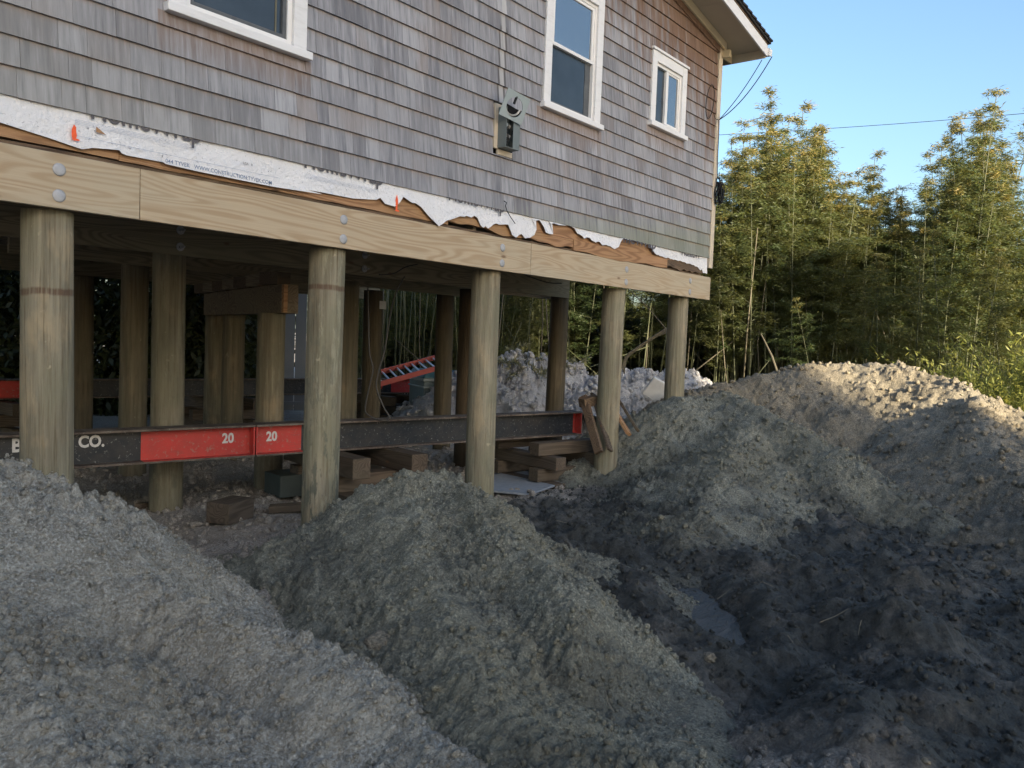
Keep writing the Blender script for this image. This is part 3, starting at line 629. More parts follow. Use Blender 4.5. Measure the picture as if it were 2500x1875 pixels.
for (pa, pb, pz, word, hh) in (((222, 285), (490, 343), 0, 'HomeWrap', .150), ((743, 402), (935, 447), .0, 'HomeWrap', .155), ((1092, 492), (1228, 530), .014, 'HomeWrap', .150), ((1519, 592), (1598, 612), .034, 'meWrap', .160), ((1664, 622), (1709, 634), .028, 'HomeW', .160)):
    a = on_y(*pa, -.015); b = on_y(*pb, -.015)
    o = text('printed_lettering', word, 1.0, INK, wrap, (0, 0, 0), (1, 0, 0), (0, 0, 1), .015)
    me = o.data; xs = [v.co.x for v in me.vertices]; x0, x1 = min(xs), max(xs); zb_ = {0: 2.700}.get(pz, 2.72 - pz - .006)
    for v in me.vertices: v.co = Vector((a[0] + (v.co.x - x0) / (x1 - x0) * (b[0] - a[0]), -.0172 - (.0125 if 4.5 < a[0] < 8.3 else 0), zb_ + v.co.z * hh))
    bm = bmesh.new(); bm.from_mesh(me); bmesh.ops.bisect_plane(bm, geom=bm.verts[:] + bm.edges[:] + bm.faces[:], plane_co=(0, 0, 2.7215), plane_no=(0, 0, 1), clear_outer=True); bm.to_mesh(me); bm.free()
# the printed strip that hangs a little lower
V = [(2.56, -.021, 2.575), (2.53, -.022, 2.553), (2.555, -.022, 2.537), (2.75, -.022, 2.531), (3.3, -.022, 2.529), (3.7, -.021, 2.545), (3.3, -.021, 2.572)]
link('torn_wrap_strip', mesh('torn_wrap_strip', V, [(0, 1, 2, 3, 4, 5, 6)]), WRAP, wrap)
text('printed_lettering', '044 TYVEK   WWW.CONSTRUCTION.TYVEK.COM', .033, BLUEINK, wrap, (2.555, -.0235, 2.545), (1, 0, -.008), (0, 0, 1), .004, squash=.98)
text('printed_lettering', 'USA   R', .022, INK, wrap, (3.07, -.018, 2.632), (1, 0, 0), (0, 0, 1)); 
mb = MB()
for k in range(4): mb.box(2.05, 2.75, -.0186, -.018, 2.652 + k * .008, 2.6528 + k * .008); mb.box(3.55, 4.2, -.0186, -.018, 2.632 + k * .008, 2.6328 + k * .008)
mb.box(2.05, 3.35, -.0186, -.018, 2.592, 2.5932)
mb.build('printed_lines', BLUEINK, wrap)
for x, z0, z1 in ((2.045, 2.556, 2.655), (4.39, 2.52, 2.66)):
    for (cx, cz, rx_, rz_) in ((x, (z0 + z1) / 2, .013, (z1 - z0) * .42), (x + .008, z0 + .014, .022, .006)):
        V = [(cx + rx_ * (1 + random.uniform(-.28, .25)) * math.cos(a), -.0235 - random.uniform(0, .0002), cz + rz_ * (1 + random.uniform(-.14, .12)) * math.sin(a)) for a in np.linspace(0, 2 * math.pi, 22, endpoint=False)]
        link('orange_paint_mark', mesh('orange_paint_mark', V, [tuple(range(22))]), ORNG, wrap)
V = [(2.16, -.0215, 2.662), (2.16, -.0215, 2.632), (2.215, -.0215, 2.628)]; link('torn_hole', mesh('torn_hole', V, [(0, 1, 2)]), OLDW, wrap)
# soffit, rake board, frieze, roof
YO = -.46
def sloped(name, x0, x1, y0, y1, dz0, dz1, mat, parent=None):
    return MB().hexa([(x0, y0, zs(x0) + dz0), (x1, y0, zs(x1) + dz0), (x1, y1, zs(x1) + dz0), (x0, y1, zs(x0) + dz0), (x0, y0, zs(x0) + dz1), (x1, y0, zs(x1) + dz1), (x1, y1, zs(x1) + dz1), (x0, y1, zs(x0) + dz1)]).build(name, mat, parent or house)
XR = 10.28
roof = MB(); roof.hexa([(3.0, YO - .03, zs(3.0) + .075), (XR + .03, YO - .03, zs(XR + .03) + .075), (XR + .03, 9.8, zs(XR + .03) + .075), (3.0, 9.8, zs(3.0) + .075), (3.0, YO - .03, zs(3.0) + .10), (XR + .03, YO - .03, zs(XR + .03) + .10), (XR + .03, 9.8, zs(XR + .03) + .10), (3.0, 9.8, zs(3.0) + .10)])
roof.hexa([(-4.5, YO - .03, zs(3.0) + .075 - 1.35), (2.999, YO - .03, zs(3.0) + .075), (2.999, 9.8, zs(3.0) + .075), (-4.5, 9.8, zs(3.0) + .075 - 1.35), (-4.5, YO - .03, zs(3.0) + .1 - 1.35), (2.999, YO - .03, zs(3.0) + .1), (2.999, 9.8, zs(3.0) + .1), (-4.5, 9.8, zs(3.0) + .1 - 1.35)])
ro = roof.build('roof', ROOF, house)
xx = 6.0
while xx < XR:                       # overlapping roof shingle edges along the rake
    z = zs(xx); MB().hexa([(xx, YO - .045, z + .09), (min(xx + .15, XR + .05), YO - .045, zs(xx + .15) + .115), (min(xx + .15, XR + .05), YO + .3, zs(xx + .15) + .115), (xx, YO + .3, z + .09), (xx, YO - .045, z + .115), (min(xx + .15, XR + .05), YO - .045, zs(xx + .15) + .135), (min(xx + .15, XR + .05), YO + .3, zs(xx + .15) + .135), (xx, YO + .3, z + .115)]).build('roof_shingle', ROOF, ro); xx += .14
sloped('soffit_panel', 3.0, 8.0, YO + .022, -.003, 0, .015, SOFF); sloped('soffit_panel', 8.004, 9.1, YO + .022, -.003, 0, .015, SOFF); sloped('soffit_panel', 9.104, XR - .02, YO + .022, -.003, 0, .015, SOFF)
sloped('frieze_board', 3.0, 9.95, -.062, -.036, -.10, -.002, CREAM)
sloped('rake_board', 3.0, XR, YO, YO + .02, -.085, .05, WHT); sloped('drip_edge', 3.0, XR, YO - .006, YO - .001, .052, .073, ROT)
MB().box(XR - .018, XR + .002, YO + .021, 9.7, zs(XR) - .10, zs(XR) + .06).build('eave_board', SOFF, house)
MB().box(9.935, XR - .02, .0, .02, zs(XR) - .10, zs(9.95) - .01).box(9.90, 9.96, -.12, .12, zs(9.93) - .19, zs(9.93) - .105).build('eave_return', CREAM, house)
gm_ = MB(); z = zs(XR) - .055; yv = YO - .02
prof = [(0, .075), (0, -.015), (.055, -.015), (.085, .02), (.075, .045), (.095, .078), (.085, .078), (.065, .047), (.075, .022), (.05, -.008), (.007, -.008), (.007, .075)]
n = len(prof); VV = [(XR + .004 + a, yv, z + b) for a, b in prof] + [(XR + .004 + a, 9.7, z + b) for a, b in prof]
gm_.add(VV, [tuple(range(n))[::-1]] + [(i, (i + 1) % n, (i + 1) % n + n, i + n) for i in range(n)])
gm_.hexa([(XR + .005, yv - .004, z - .014), (XR + .085, yv - .004, z - .014), (XR + .085, yv, z - .014), (XR + .005, yv, z - .014), (XR + .005, yv - .004, z + .07), (XR + .092, yv - .004, z + .07), (XR + .092, yv, z + .07), (XR + .005, yv, z + .07)])
gm_.build('gutter', VINYL, house)
MB().tube([(10.02, .12, 5.30), (10.045, .10, 5.20), (10.04, .08, 5.12), (10.0, .07, 5.06), (9.95, .07, 5.03)], .032, 12).build('drain_elbow', CREAM, house, smooth=True)
# floor joists seen from below
for i in range(28):
    x = -1.2 + i * .41
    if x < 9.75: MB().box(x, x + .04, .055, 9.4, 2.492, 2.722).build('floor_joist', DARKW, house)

# meter box
mx = empty('meter_box', (5.64, -.05, 3.24), 'grey green electric meter box with its cover torn loose on the shingles', 'meter box')
b = MB(); x0, x1, y0, z0, z1 = 5.549, 5.735, -.116, 3.235, 3.575; w = .004
b.box(x0, x0 + w, y0, .0, z0, z1); b.box(x1 - w, x1, y0, .0, z0, z1); b.box(x0 + w, x1 - w, y0, .0, z0, z0 + w); b.box(x0 + w, x1 - w, y0, .0, z1 - w, z1); b.box(x0 + w, x1 - w, -.004, .0, z0 + w, z1 - w)
b.box(x1 - .09, x1 - w, y0 + .001, y0 + .004, z0 + w, z0 + .26)
b.build('box_case', BOX, mx)
MB().box(5.505, 5.56, -.022, .0, 3.23, 3.605).box(5.56, 5.76, -.02, 0, 3.185, 3.23).box(5.56, 5.75, -.02, 0, 3.58, 3.605).build('backing_board', CORN, mx)
b = MB(); b.box(x0 + .03, x1 - .09, -.05, -.006, 3.27, 3.56); b.build('socket_block', BLK, mx)
b = MB()
for xx, zz in ((5.585, 3.42), (5.62, 3.41), (5.588, 3.33), (5.622, 3.325)): b.box(xx, xx + .018, -.085, -.05, zz, zz + .028); b.tube([(xx + .009, -.09, zz + .014), (xx + .009, -.06, zz + .014)], .011, 8)
b.build('contact_lug', COPP, mx)
b = MB(); b.tube([(5.60, -.07, 3.42), (5.592, -.095, 3.36), (5.615, -.09, 3.30), (5.58, -.07, 3.25)], .006, 6); b.tube([(5.63, -.07, 3.44), (5.66, -.10, 3.38), (5.63, -.09, 3.31)], .006, 6); b.build('cable', BLK, mx)
MB().tube([(5.70, -.10, 3.44), (5.715, -.105, 3.40), (5.705, -.1, 3.36)], .004, 6).build('bare_wire', COPP, mx)
# cover plate with a round hole, hanging askew
ctr = Vector((5.60, -.155, 3.575)); hx, hz = .145, .115; N = 40; ux = Vector((.27, -.015, -.03)).normalized(); uz = Vector((.035, -.06, .21)).normalized(); nn = ux.cross(uz).normalized()
out = []; inn = []
for i in range(N):
    a = 2 * math.pi * i / N; ca, sa = math.cos(a), math.sin(a); k_ = 1 / max(abs(ca), abs(sa)); out.append(ctr + ux * (ca * k_ * hx) + uz * (sa * k_ * hz)); inn.append(ctr + ux * (ca * .098) + uz * (sa * .082) - uz * .006)
V = []; F = []
for d_ in (0, .004): V += [p + nn * d_ for p in out] + [p + nn * d_ for p in inn]
for i in range(N):
    j = (i + 1) % N; F += [(i, j, N + j, N + i), (2 * N + j, 2 * N + i, 3 * N + i, 3 * N + j), (i, 2 * N + i, 2 * N + j, j), (N + j, 3 * N + j, 3 * N + i, N + i)]
link('cover_plate', mesh('cover_plate', V, F), BOXL, mx)
r1 = [ctr + ux * (math.cos(a) * .09) + uz * (math.sin(a) * .074) + nn * -.0 for a in np.linspace(math.pi * .9, math.pi * 2.0, 14)]
MB().tube([p - nn * .02 for p in r1], .009, 6).build('socket_ring', COPP, mx)
link('opening_shade_sheet', mesh('opening_shade_sheet', [ctr + ux * (math.cos(a) * .088) + uz * (math.sin(a) * .07) - Vector((0, -.034, 0)) for a in np.linspace(math.pi * .95, math.pi * 2.02, 20)], [tuple(range(20))]), DRK, mx)  # flat black sheet painting the shade inside the socket opening
MB().bar(ctr + Vector((-.01, .0, .02)), ctr + Vector((.0, -.02, .08)), .02, .018).build('latch', BLK, mx)
# bare nail hook and wire poking out of the wrap
tag(MB().tube([(5.655, -.03, 2.80), (5.67, -.05, 2.785), (5.675, -.035, 2.76), (5.69, -.04, 2.72), (5.74, -.045, 2.67), (5.82, -.035, 2.625)], .004, 6).build('black_wire_stub', BLK), 'short black wire hooked over the lowest shingle course', 'wire')
# cables at the corner
cbl = MB(); loop = [(9.56 + .10 * math.cos(a), -.055 - .02 * math.sin(a), 4.60 + .20 * math.sin(a)) for a in np.linspace(-.6, 2 * math.pi - .3, 26)]
knot = (9.80, -.07, 4.43)
def sag(a, b, s, n=14):
    a, b = np.array(a), np.array(b); return [tuple(a + (b - a) * t - np.array([0, 0, s * 4 * t * (1 - t)])) for t in np.linspace(0, 1, n)]
cbl.tube(loop, .005, 6); cbl.tube([(9.64, -.07, 4.48), (9.72, -.06, 4.43), knot], .005, 6)
cbl.tube(sag(knot, (10.38, -.48, 5.30), .10), .006, 6); cbl.tube(sag(knot, (10.26, -.40, 5.24), .05), .005, 6)
cbl.tube([knot, (9.86, -.05, 4.30), (9.885, -.04, 4.05), (9.88, -.05, 3.74)], .005, 6)
tag(cbl.build('service_cable', BLK, smooth=True), 'thin dark cable looping from the gutter end to the house corner', 'cable')
co = MB()
for i in range(9):
    r = random.uniform(.06, .11); cx = 9.905 + random.uniform(-.015, .03); th = random.uniform(-.5, .5); cz = 3.62 - random.uniform(0, .10)
    co.tube([(cx + r * .55 * math.cos(a) * math.cos(th), -.07 + .04 * math.sin(a + i) - .02 * i / 9, cz + r * 1.5 * math.sin(a)) for a in np.linspace(0, 2 * math.pi, 18)], .007, 5, cap=False)
co.tube([(9.90, -.08, 3.5), (9.93, -.07, 3.42), (9.90, -.08, 3.36)], .007, 5)
tag(co.build('cable_coil', BLK, smooth=True), 'black cable coil hanging on the house corner board', 'cable coil')

# ------------------------------------------------------------------ girders and piles
def girder(x0, x1, y0, y1, label, bolts=(), mat=None, z0=2.2, z1=2.486, group=None):
    g = MB().box(x0, x1, y0, y1, z0, z1).build('girder_plank', mat or GIRD, bevel=.003); tag(g, label, 'girder plank', group)
    for bx in bolts:
        for bz in (z0 + .065, z1 - .085):
            V = []; F = []; rr = .034
            for j, (r, yy) in enumerate(((rr, 0), (rr, .002), (rr * .8, .0045), (rr * .4, .006))):
                V += [(bx + r * math.cos(a), y0 - .001 - yy, bz + r * math.sin(a)) for a in np.linspace(0, 2 * math.pi, 20, endpoint=False)]
            for j in range(3):
                for i in range(20): F.append((j * 20 + i, j * 20 + (i + 1) % 20, j * 20 + 20 + (i + 1) % 20, j * 20 + 20 + i))
            F.append(tuple(range(60, 80)))
            link('bolt_head', mesh('bolt_head', V, F, True), GALV, g)
    return g
girder(-2.0, 2.418, 0.0, .04, 'nearest girder plank with two big round bolt heads above the first pile', (1.98,))
girder(2.422, 6.116, 0.001, .041, 'long middle girder plank with knots and orange grain across the second and third piles', (3.905, 5.70))
girder(6.120, 9.945, 0.0, .04, 'far girder plank with wavy grain ending past the house corner', (7.837, 9.37))
GG = 'hidden girders of the inner rows'
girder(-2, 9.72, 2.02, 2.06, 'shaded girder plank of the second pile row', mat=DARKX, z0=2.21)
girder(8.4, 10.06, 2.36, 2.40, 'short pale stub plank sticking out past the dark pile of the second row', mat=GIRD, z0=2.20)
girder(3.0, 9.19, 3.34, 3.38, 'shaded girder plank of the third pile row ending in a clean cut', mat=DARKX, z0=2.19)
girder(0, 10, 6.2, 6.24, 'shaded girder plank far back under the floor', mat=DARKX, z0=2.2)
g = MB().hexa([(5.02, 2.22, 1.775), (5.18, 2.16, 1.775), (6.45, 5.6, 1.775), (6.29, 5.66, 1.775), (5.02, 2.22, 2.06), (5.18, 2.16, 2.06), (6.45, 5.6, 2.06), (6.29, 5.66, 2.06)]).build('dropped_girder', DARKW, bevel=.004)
tag(g, 'thick dropped beam with a cut end resting on three squat piles', 'beam')
MB().box(5.025, 5.07, 2.185, 2.215, 1.78, 2.055).build('end_strip', OLDW, g)
def inter_blocks():
    for i in range(7):
        a = 5.1 + i * .19; y = 2.4 + i * .52
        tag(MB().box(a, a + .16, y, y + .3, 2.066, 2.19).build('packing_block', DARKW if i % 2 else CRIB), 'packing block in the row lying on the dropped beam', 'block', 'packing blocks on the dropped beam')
inter_blocks()
def pile(x, y, zt, r, label, band=-9, wear=.2, dark=0, zb=-.5, flat=None):
    N = 28; L = 36; V = []; F = []; sd = x * 3.1 + y
    lx, ly = random.uniform(-.006, .006), random.uniform(-.006, .006)
    for j in range(L + 1):
        z = zb + (zt - zb) * j / L
        for i in range(N):
            a = 2 * math.pi * i / N
            rr = r * (1.03 - .03 * z / 2.2) * (1 + .018 * float(perlin(np.array([math.cos(a) * 1.5 + sd]), np.array([math.sin(a) * 1.5 + z * .8]))[0]) + .008 * math.sin(3 * a + z * 2 + sd))
            if flat and z > flat: rr = min(rr, r * .93 / max(.3, abs(math.sin(a)))) if math.sin(a) < 0 else rr
            V.append((x + lx * z + rr * math.cos(a), y + ly * z + rr * math.sin(a), z))
    for j in range(L):
        for i in range(N): F.append((j * N + i, j * N + (i + 1) % N, (j + 1) * N + (i + 1) % N, (j + 1) * N + i))
    F.append(tuple(range(L * N, L * N + N))); F.append(tuple(range(N))[::-1])
    o = link('wooden_pile', mesh('wooden_pile', V, F, True), MP)
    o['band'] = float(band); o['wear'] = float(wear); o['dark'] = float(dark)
    return tag(o, label, 'pile')
pile(2.012, .185, 2.198, .128, 'thick tan wooden pile closest to the camera behind the pale heap', 1.76, .1)
pile(3.905, .185, 2.198, .129, 'wooden pile with flaking streaks standing right of the red beam end', 1.92, 1.0)
pl3 = pile(5.72, .185, 2.198, .128, 'wooden pile with a knot and a long crack behind the olive heap', -9, .35)
pile(7.88, .185, 2.198, .126, 'wooden pile with pale tape marks beside the propped boards', -9, .3)
pile(9.45, .185, 2.198, .122, 'last wooden pile under the far end of the front girder', -9, .2)
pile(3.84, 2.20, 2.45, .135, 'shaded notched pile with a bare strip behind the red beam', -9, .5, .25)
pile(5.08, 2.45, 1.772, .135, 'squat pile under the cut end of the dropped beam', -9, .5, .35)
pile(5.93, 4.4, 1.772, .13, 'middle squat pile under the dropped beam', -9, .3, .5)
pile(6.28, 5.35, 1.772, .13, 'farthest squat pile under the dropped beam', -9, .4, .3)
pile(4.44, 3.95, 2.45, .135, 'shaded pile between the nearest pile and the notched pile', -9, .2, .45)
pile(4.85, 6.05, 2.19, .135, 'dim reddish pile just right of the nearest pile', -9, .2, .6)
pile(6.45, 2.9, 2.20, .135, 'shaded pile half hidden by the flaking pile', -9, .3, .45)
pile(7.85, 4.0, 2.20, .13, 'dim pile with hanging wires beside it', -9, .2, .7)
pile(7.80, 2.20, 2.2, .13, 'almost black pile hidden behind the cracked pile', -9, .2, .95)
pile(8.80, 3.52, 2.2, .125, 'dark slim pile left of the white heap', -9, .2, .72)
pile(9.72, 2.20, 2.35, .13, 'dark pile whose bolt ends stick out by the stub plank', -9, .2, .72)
pile(2.6, 6.1, 2.19, .13, 'pale post seen at the left edge beyond the nearest pile', -9, .2, .1)
for (px0, py0, px1, py1, w_) in ((1203, 862, 1207, 932, .011), (1206, 925, 1202, 962, .006)):
    a = on_y(px0, py0, .085); b = on_y(px1, py1, .085)
    MB().hexa([(b[0] - w_ * .3, b[1], b[2]), (b[0] + w_ * .3, b[1], b[2]), (b[0] + w_ * .3, b[1] + .05, b[2]), (b[0] - w_ * .3, b[1] + .05, b[2]), (a[0] - w_, a[1], a[2]), (a[0] + w_, a[1], a[2]), (a[0] + w_, a[1] + .05, a[2]), (a[0] - w_, a[1] + .05, a[2])]).build('crack', DRK, pl3)
hx_ = 'bolt end with washer sticking out of the dark pile by the stub plank'
for (x, y, z, lb) in ((3.83, 2.015, 2.42, 'upper bolt end above the notched pile'), (3.83, 2.015, 2.28, 'lower bolt end above the notched pile'), (5.9, 2.015, 2.42, 'upper bolt end on the shaded girder right of the flaking pile'), (5.9, 2.015, 2.28, 'lower bolt end on the shaded girder right of the flaking pile'), (9.60, 2.10, 2.40, 'upper bolt end on the dark pile by the stub plank'), (9.60, 2.10, 2.26, 'lower bolt end on the dark pile by the stub plank')):
    tag(MB().tube([(x, y, z), (x, y - .008, z)], .036, 16).tube([(x, y - .008, z), (x, y - .03, z)], .017, 6).tube([(x, y - .03, z), (x, y - .07, z)], .009, 8).build('bolt', GALV), lb, 'bolt')
tag(MB().box(7.83, 7.95, 3.855, 3.86, 1.95, 2.06).build('paper_notice', WHT), 'small white paper notice stuck on a dim inner pile', 'notice')

# ------------------------------------------------------------------ lifting beams
def ibeam(a, b, ztop, h, wf, label, red=(), texts=()):
    """a,b plan points; red: list of (t0,t1) in metres from a"""
    a, b = np.array(a), np.array(b); L = np.linalg.norm(b - a); d = (b - a) / L; n = np.array([-d[1], d[0]])
    e = empty('steel_beam', (a[0], a[1], ztop - h), label, 'steel beam')
    def P(t, s, z): return (a[0] + d[0] * t + n[0] * s, a[1] + d[1] * t + n[1] * s, z)
    def bx(mb, t0, t1, s0, s1, z0, z1): mb.hexa([P(t0, s0, z0), P(t1, s0, z0), P(t1, s1, z0), P(t0, s1, z0), P(t0, s0, z1), P(t1, s0, z1), P(t1, s1, z1), P(t0, s1, z1)])
    tf = .018; f = MB(); bx(f, 0, L, -wf / 2, wf / 2, ztop - tf, ztop); f.build('top_flange', FLG, e, bevel=.003)
    f = MB(); bx(f, 0, L, -wf / 2, wf / 2, ztop - h, ztop - h + tf); f.build('bottom_flange', FLG, e, bevel=.003)
    w = MB(); bx(w, 0, L, -.006, .006, ztop - h + tf, ztop - tf); w.build('web', STEEL, e)
    for t0, t1 in red:
        r = MB(); bx(r, t0, t1, -.0085, .0085, ztop - h + tf, ztop - tf); bx(r, t0, t1, -wf / 2 - .001, -.0085, ztop - h + tf, ztop - h + tf + .0015); r.build('red_painted_panel', RED, e)
    st = MB()
    for t in (0.0, L - .012): bx(st, t, t + .012, -wf / 2 + .01, wf / 2 - .01, ztop - h + tf, ztop - tf)
    st.build('stiffener_plate', RED if red else FLG, e)
    for s, t, z, size, mat, sq in texts:
        p = P(t, -.0105, z); text('stencilled_lettering', s, size, mat, e, p, (d[0], d[1], 0), (0, 0, 1), .035, squash=sq)
    return e, a, d, n
ZT = .785; A0 = (-.2, 2.42); B0 = (4.255, 1.565); dv = np.array(B0) - np.array(A0); LB = np.linalg.norm(dv); dv = dv / LB
def t_on(px, py):                        # distance along the beam web for a pixel
    n = np.array([-dv[1], dv[0], 0]); o = np.array([A0[0], A0[1], 0]); r = ray(px, py); p = CAM + r * (((o - CAM) @ n) / (r @ n)); return float((p[:2] - np.array(A0)) @ dv), float(p[2])
tB, zB = t_on(27, 1103); tE, zE = t_on(158, 1095); tC, zC = t_on(191, 1093); t20, z20 = t_on(541, 1081)
red0 = t_on(343, 1100)[0]
def tx(s, px, py, h, mat=STEN, sq=.9): t_, z_ = t_on(px, py); return (s, t_, z_, h, mat, sq)
ibeam(A0, B0, ZT, .275, .2, 'long steel lifting beam with white stencilled letters and a red painted end', red=[(red0, LB)],
      texts=[tx('B', 27, 1103, .135), tx('E', 158, 1095, .125, sq=.8), tx('CO.', 190, 1092, .125, sq=.85), tx('20', 541, 1081, .115, sq=.88)])
B1 = (8.20, B0[1] + (8.20 - B0[0]) * dv[1] / dv[0]); A1 = (B0[0] + .012, B0[1] + .012 * dv[1] / dv[0]); L1 = np.linalg.norm(np.array(B1) - np.array(A1))
tt2 = t_on(648, 1076); 
ibeam(A1, B1, ZT, .275, .2, 'second steel lifting beam butted on the first, black with short red ends', red=[(0, .46), (L1 - .06, L1)], texts=[('20', tt2[0] - LB - .01, tt2[1], .115, STEN, .88)])
A2 = (2.0, 8.42); B2 = (11.40, 6.52); L2 = np.linalg.norm(np.array(B2) - np.array(A2))
ibeam(A2, B2, ZT + .01, .275, .2, 'back steel lifting beam with a bright red end near the ladder', red=[(L2 - .66, L2), (2.3, 3.4)], texts=[('SH CO', L2 - 1.2, ZT - .19, .13, REDINK, .9)])
# cribbing under the beams
def ctim(a, b, w, h, z, label, mat=None, group=None):
    a_, b_ = Vector((a[0], a[1], z + h / 2)), Vector((b[0], b[1], z + h / 2)); L = (b_ - a_).length; ang = math.atan2(b_.y - a_.y, b_.x - a_.x)
    o = MB().box(-L / 2, L / 2, -w / 2, w / 2, -h / 2, h / 2).build('crib_timber', mat or CRIB, bevel=.006); o.location = (a_ + b_) / 2; o.rotation_euler = (0, 0, ang)
    return tag(o, label, 'timber', group)
pd = np.array([-dv[1], dv[0]])            # across the beam, away from the camera
def crib(t, zs_, name, s0=-.75, s1=.65, wid=.55, w=.15, z0=0.0, dt=0):
    c = np.array(A0) + dv * t; z = z0; names = ['lowest', 'second', 'third', 'fourth', 'top', 'upper']
    for i, (h, kind) in enumerate(zs_):
        for j, side in enumerate(('near', 'far')):
            o = (-wid / 2 if j == 0 else wid / 2)
            if kind == 'across': ctim(c + dv * o + pd * s0, c + dv * o + pd * s1, w, h - .003, z, '%s crib timber lying across, %s layer of stack %s' % (('left', 'right')[j], names[i], name))
            else: ctim(c + dv * (-wid * .75) + pd * (o + (s0 + s1) / 2), c + dv * (wid * .75) + pd * (o + (s0 + s1) / 2), w, h - .003, z, '%s crib timber along the beam, %s layer of stack %s' % (side, names[i], name))
        z += h
tc = t_on(1330, 1060)[0]
crib(tc, [(.085, 'across'), (.14, 'along'), (.14, 'across'), (.14, 'along')], 'beside the propped boards', s0=-.62, s1=.55, wid=.66)
tc = t_on(800, 1090)[0]
crib(tc + .35, [(.16, 'across'), (.16, 'along'), (.185, 'across')], 'behind the flaking pile', s0=-.55, s1=.8, wid=.62, w=.18)
tc = t_on(60, 1120)[0]
crib(tc - .6, [(.16, 'across'), (.16, 'along'), (.185, 'across')], 'at the left edge', s0=-.3, s1=.8)
for i, (x, y) in enumerate(((4.9, 7.85), (7.6, 7.3), (10.6, 6.7))):
    nm = ('far left', 'middle', 'right')[i]
    for k in range(3):
        for j in (-1, 1):
            if k % 2: ctim((x - .6, y + j * .28 + .1), (x + .6, y + j * .28 - .1), .15, .165, k * .17, '%s timber, layer %s of the %s stack under the back beam' % (('front', 'rear')[j > 0], ('one', 'two', 'three')[k], nm))
            else: ctim((x + j * .3, y - .6), (x + j * .3, y + .6), .15, .165, k * .17, '%s timber, layer %s of the %s stack under the back beam' % (('left', 'right')[j > 0], ('one', 'two', 'three')[k], nm))
# loose wood and the white plate on the ground
def flat_quad(name, pix, z, th, mat, label, cat):
    P = [on_z(px, py, z) for px, py in pix]; return tag(MB().hexa([(p[0], p[1], z - th) for p in P] + [(p[0], p[1], z) for p in P]).build(name, mat, bevel=.003), label, cat)
flat_quad('steel_plate', [(1190, 1196), (1292, 1206), (1400, 1168), (1215, 1140)], .075, .02, plain('frosted_plate', (.26, .275, .29), .6, var=.3, sc=20), 'pale flat plate on the ground in front of the cribbing', 'plate')
p = on_z(558, 1268, .03); o = MB().box(-.17, .17, -.11, .11, -.02, .15).build('wood_block', CRIB, bevel=.006); o.location = (p[0] + .05, p[1] + .05, p[2]); o.rotation_euler = (0, 0, .35); tag(o, 'dark squared timber offcut half sunk in the sand right of the notched pile', 'wood block')
p = on_z(715, 1238, .05); o = MB().box(-.2, .2, -.05, .05, -.03, .03).build('broken_board', CRIB, bevel=.004); o.location = tuple(p); o.rotation_euler = (.1, -.08, -.75); tag(o, 'short dark board piece lying left of the flaking pile foot', 'board')
p = on_z(352, 1235, .02); o = MB().box(-.09, .09, -.03, .03, -.02, .03).build('wood_scrap', CRIB, bevel=.004); o.location = tuple(p); o.rotation_euler = (0, .1, .5); tag(o, 'small wood scrap on the sand left of the notched pile', 'board')
p = on_z(735, 1190, .08); o = MB().box(-.3, .3, -.18, .18, -.05, .16).build('green_crate', plain('dull_green_paint', (.045, .055, .05), .6, sc=9), bevel=.01); o.location = tuple(p); o.rotation_euler = (0, 0, -.2); tag(o, 'dull green crate in the shade behind the flaking pile', 'crate')
# propped boards beside the fourth pile
PB = on_x
def lean(p0, p1, w, th, label, mat=CRIB, up=(0, -1, 0)): return tag(MB().bar(p0, p1, w, th, up=up).build('leaning_board', mat, bevel=.004), label, 'board')
lean(at(1424, 968, 9.25), at(1462, 1105, 8.9), .055, .09, 'narrow dark board leaning on the beam end left of the fourth pile', ROT)
lean(at(1448, 962, 9.35), at(1490, 1100, 8.95), .10, .03, 'grey weathered plank propped beside the fourth pile', CRIB)
lean(at(1475, 958, 9.5), at(1535, 1060, 9.1), .10, .035, 'brown plank leaning behind the fourth pile', OLDW)
lean(at(1502, 962, 9.6), at(1556, 1050, 9.15), .08, .03, 'split plank end showing right of the fourth pile', CRIB)
tag(MB().bar(at(1420, 985, 9.2), at(1455, 975, 9.3), .12, .10).build('wood_cleat', ROT, bevel=.004), 'square wood block wedged at the top of the propped boards', 'wood block')
# hanging wires
def wire(name, pts, r, label, mat=BLK): return tag(MB().tube(pts, r, 6).build(name, mat, smooth=True), label, 'wire')
GW = plain('grey_cable_sheath', (.06, .056, .052), .6)
def arc(pix, dep, n=6):
    P = [at(px, py, dep if not hasattr(dep, '__len__') else dep[i]) for i, (px, py) in enumerate(pix)]
    out = []
    for i in range(len(P) - 1):
        p0, p1, p2, p3 = P[max(i - 1, 0)], P[i], P[i + 1], P[min(i + 2, len(P) - 1)]
        for t in np.linspace(0, 1, n, endpoint=False): out.append(.5 * ((2 * p1) + (-p0 + p2) * t + (2 * p0 - 5 * p1 + 4 * p2 - p3) * t * t + (-p0 + 3 * p1 - 3 * p2 + p3) * t ** 3))
    return [tuple(p) for p in out] + [tuple(P[-1])]
wire('hanging_cable', arc([(988, 675), (960, 735), (940, 850), (925, 905), (919, 945), (935, 990), (952, 1022), (930, 1026), (895, 1010), (893, 985), (905, 930), (911, 900), (902, 860), (900, 790), (898, 700)], 7.9), .008, 'grey cable hanging in a long loop down to the steel beam', GW)
wire('hanging_wire', arc([(925, 670), (960, 668), (990, 652), (1020, 645)], 8.0), .005, 'thin wire drooping under the floor between the piles', GW)
wire('hanging_wire', arc([(1255, 660), (1300, 678), (1340, 690), (1372, 692)], 9.6), .006, 'thin wire hanging under the far floor joists', GW)
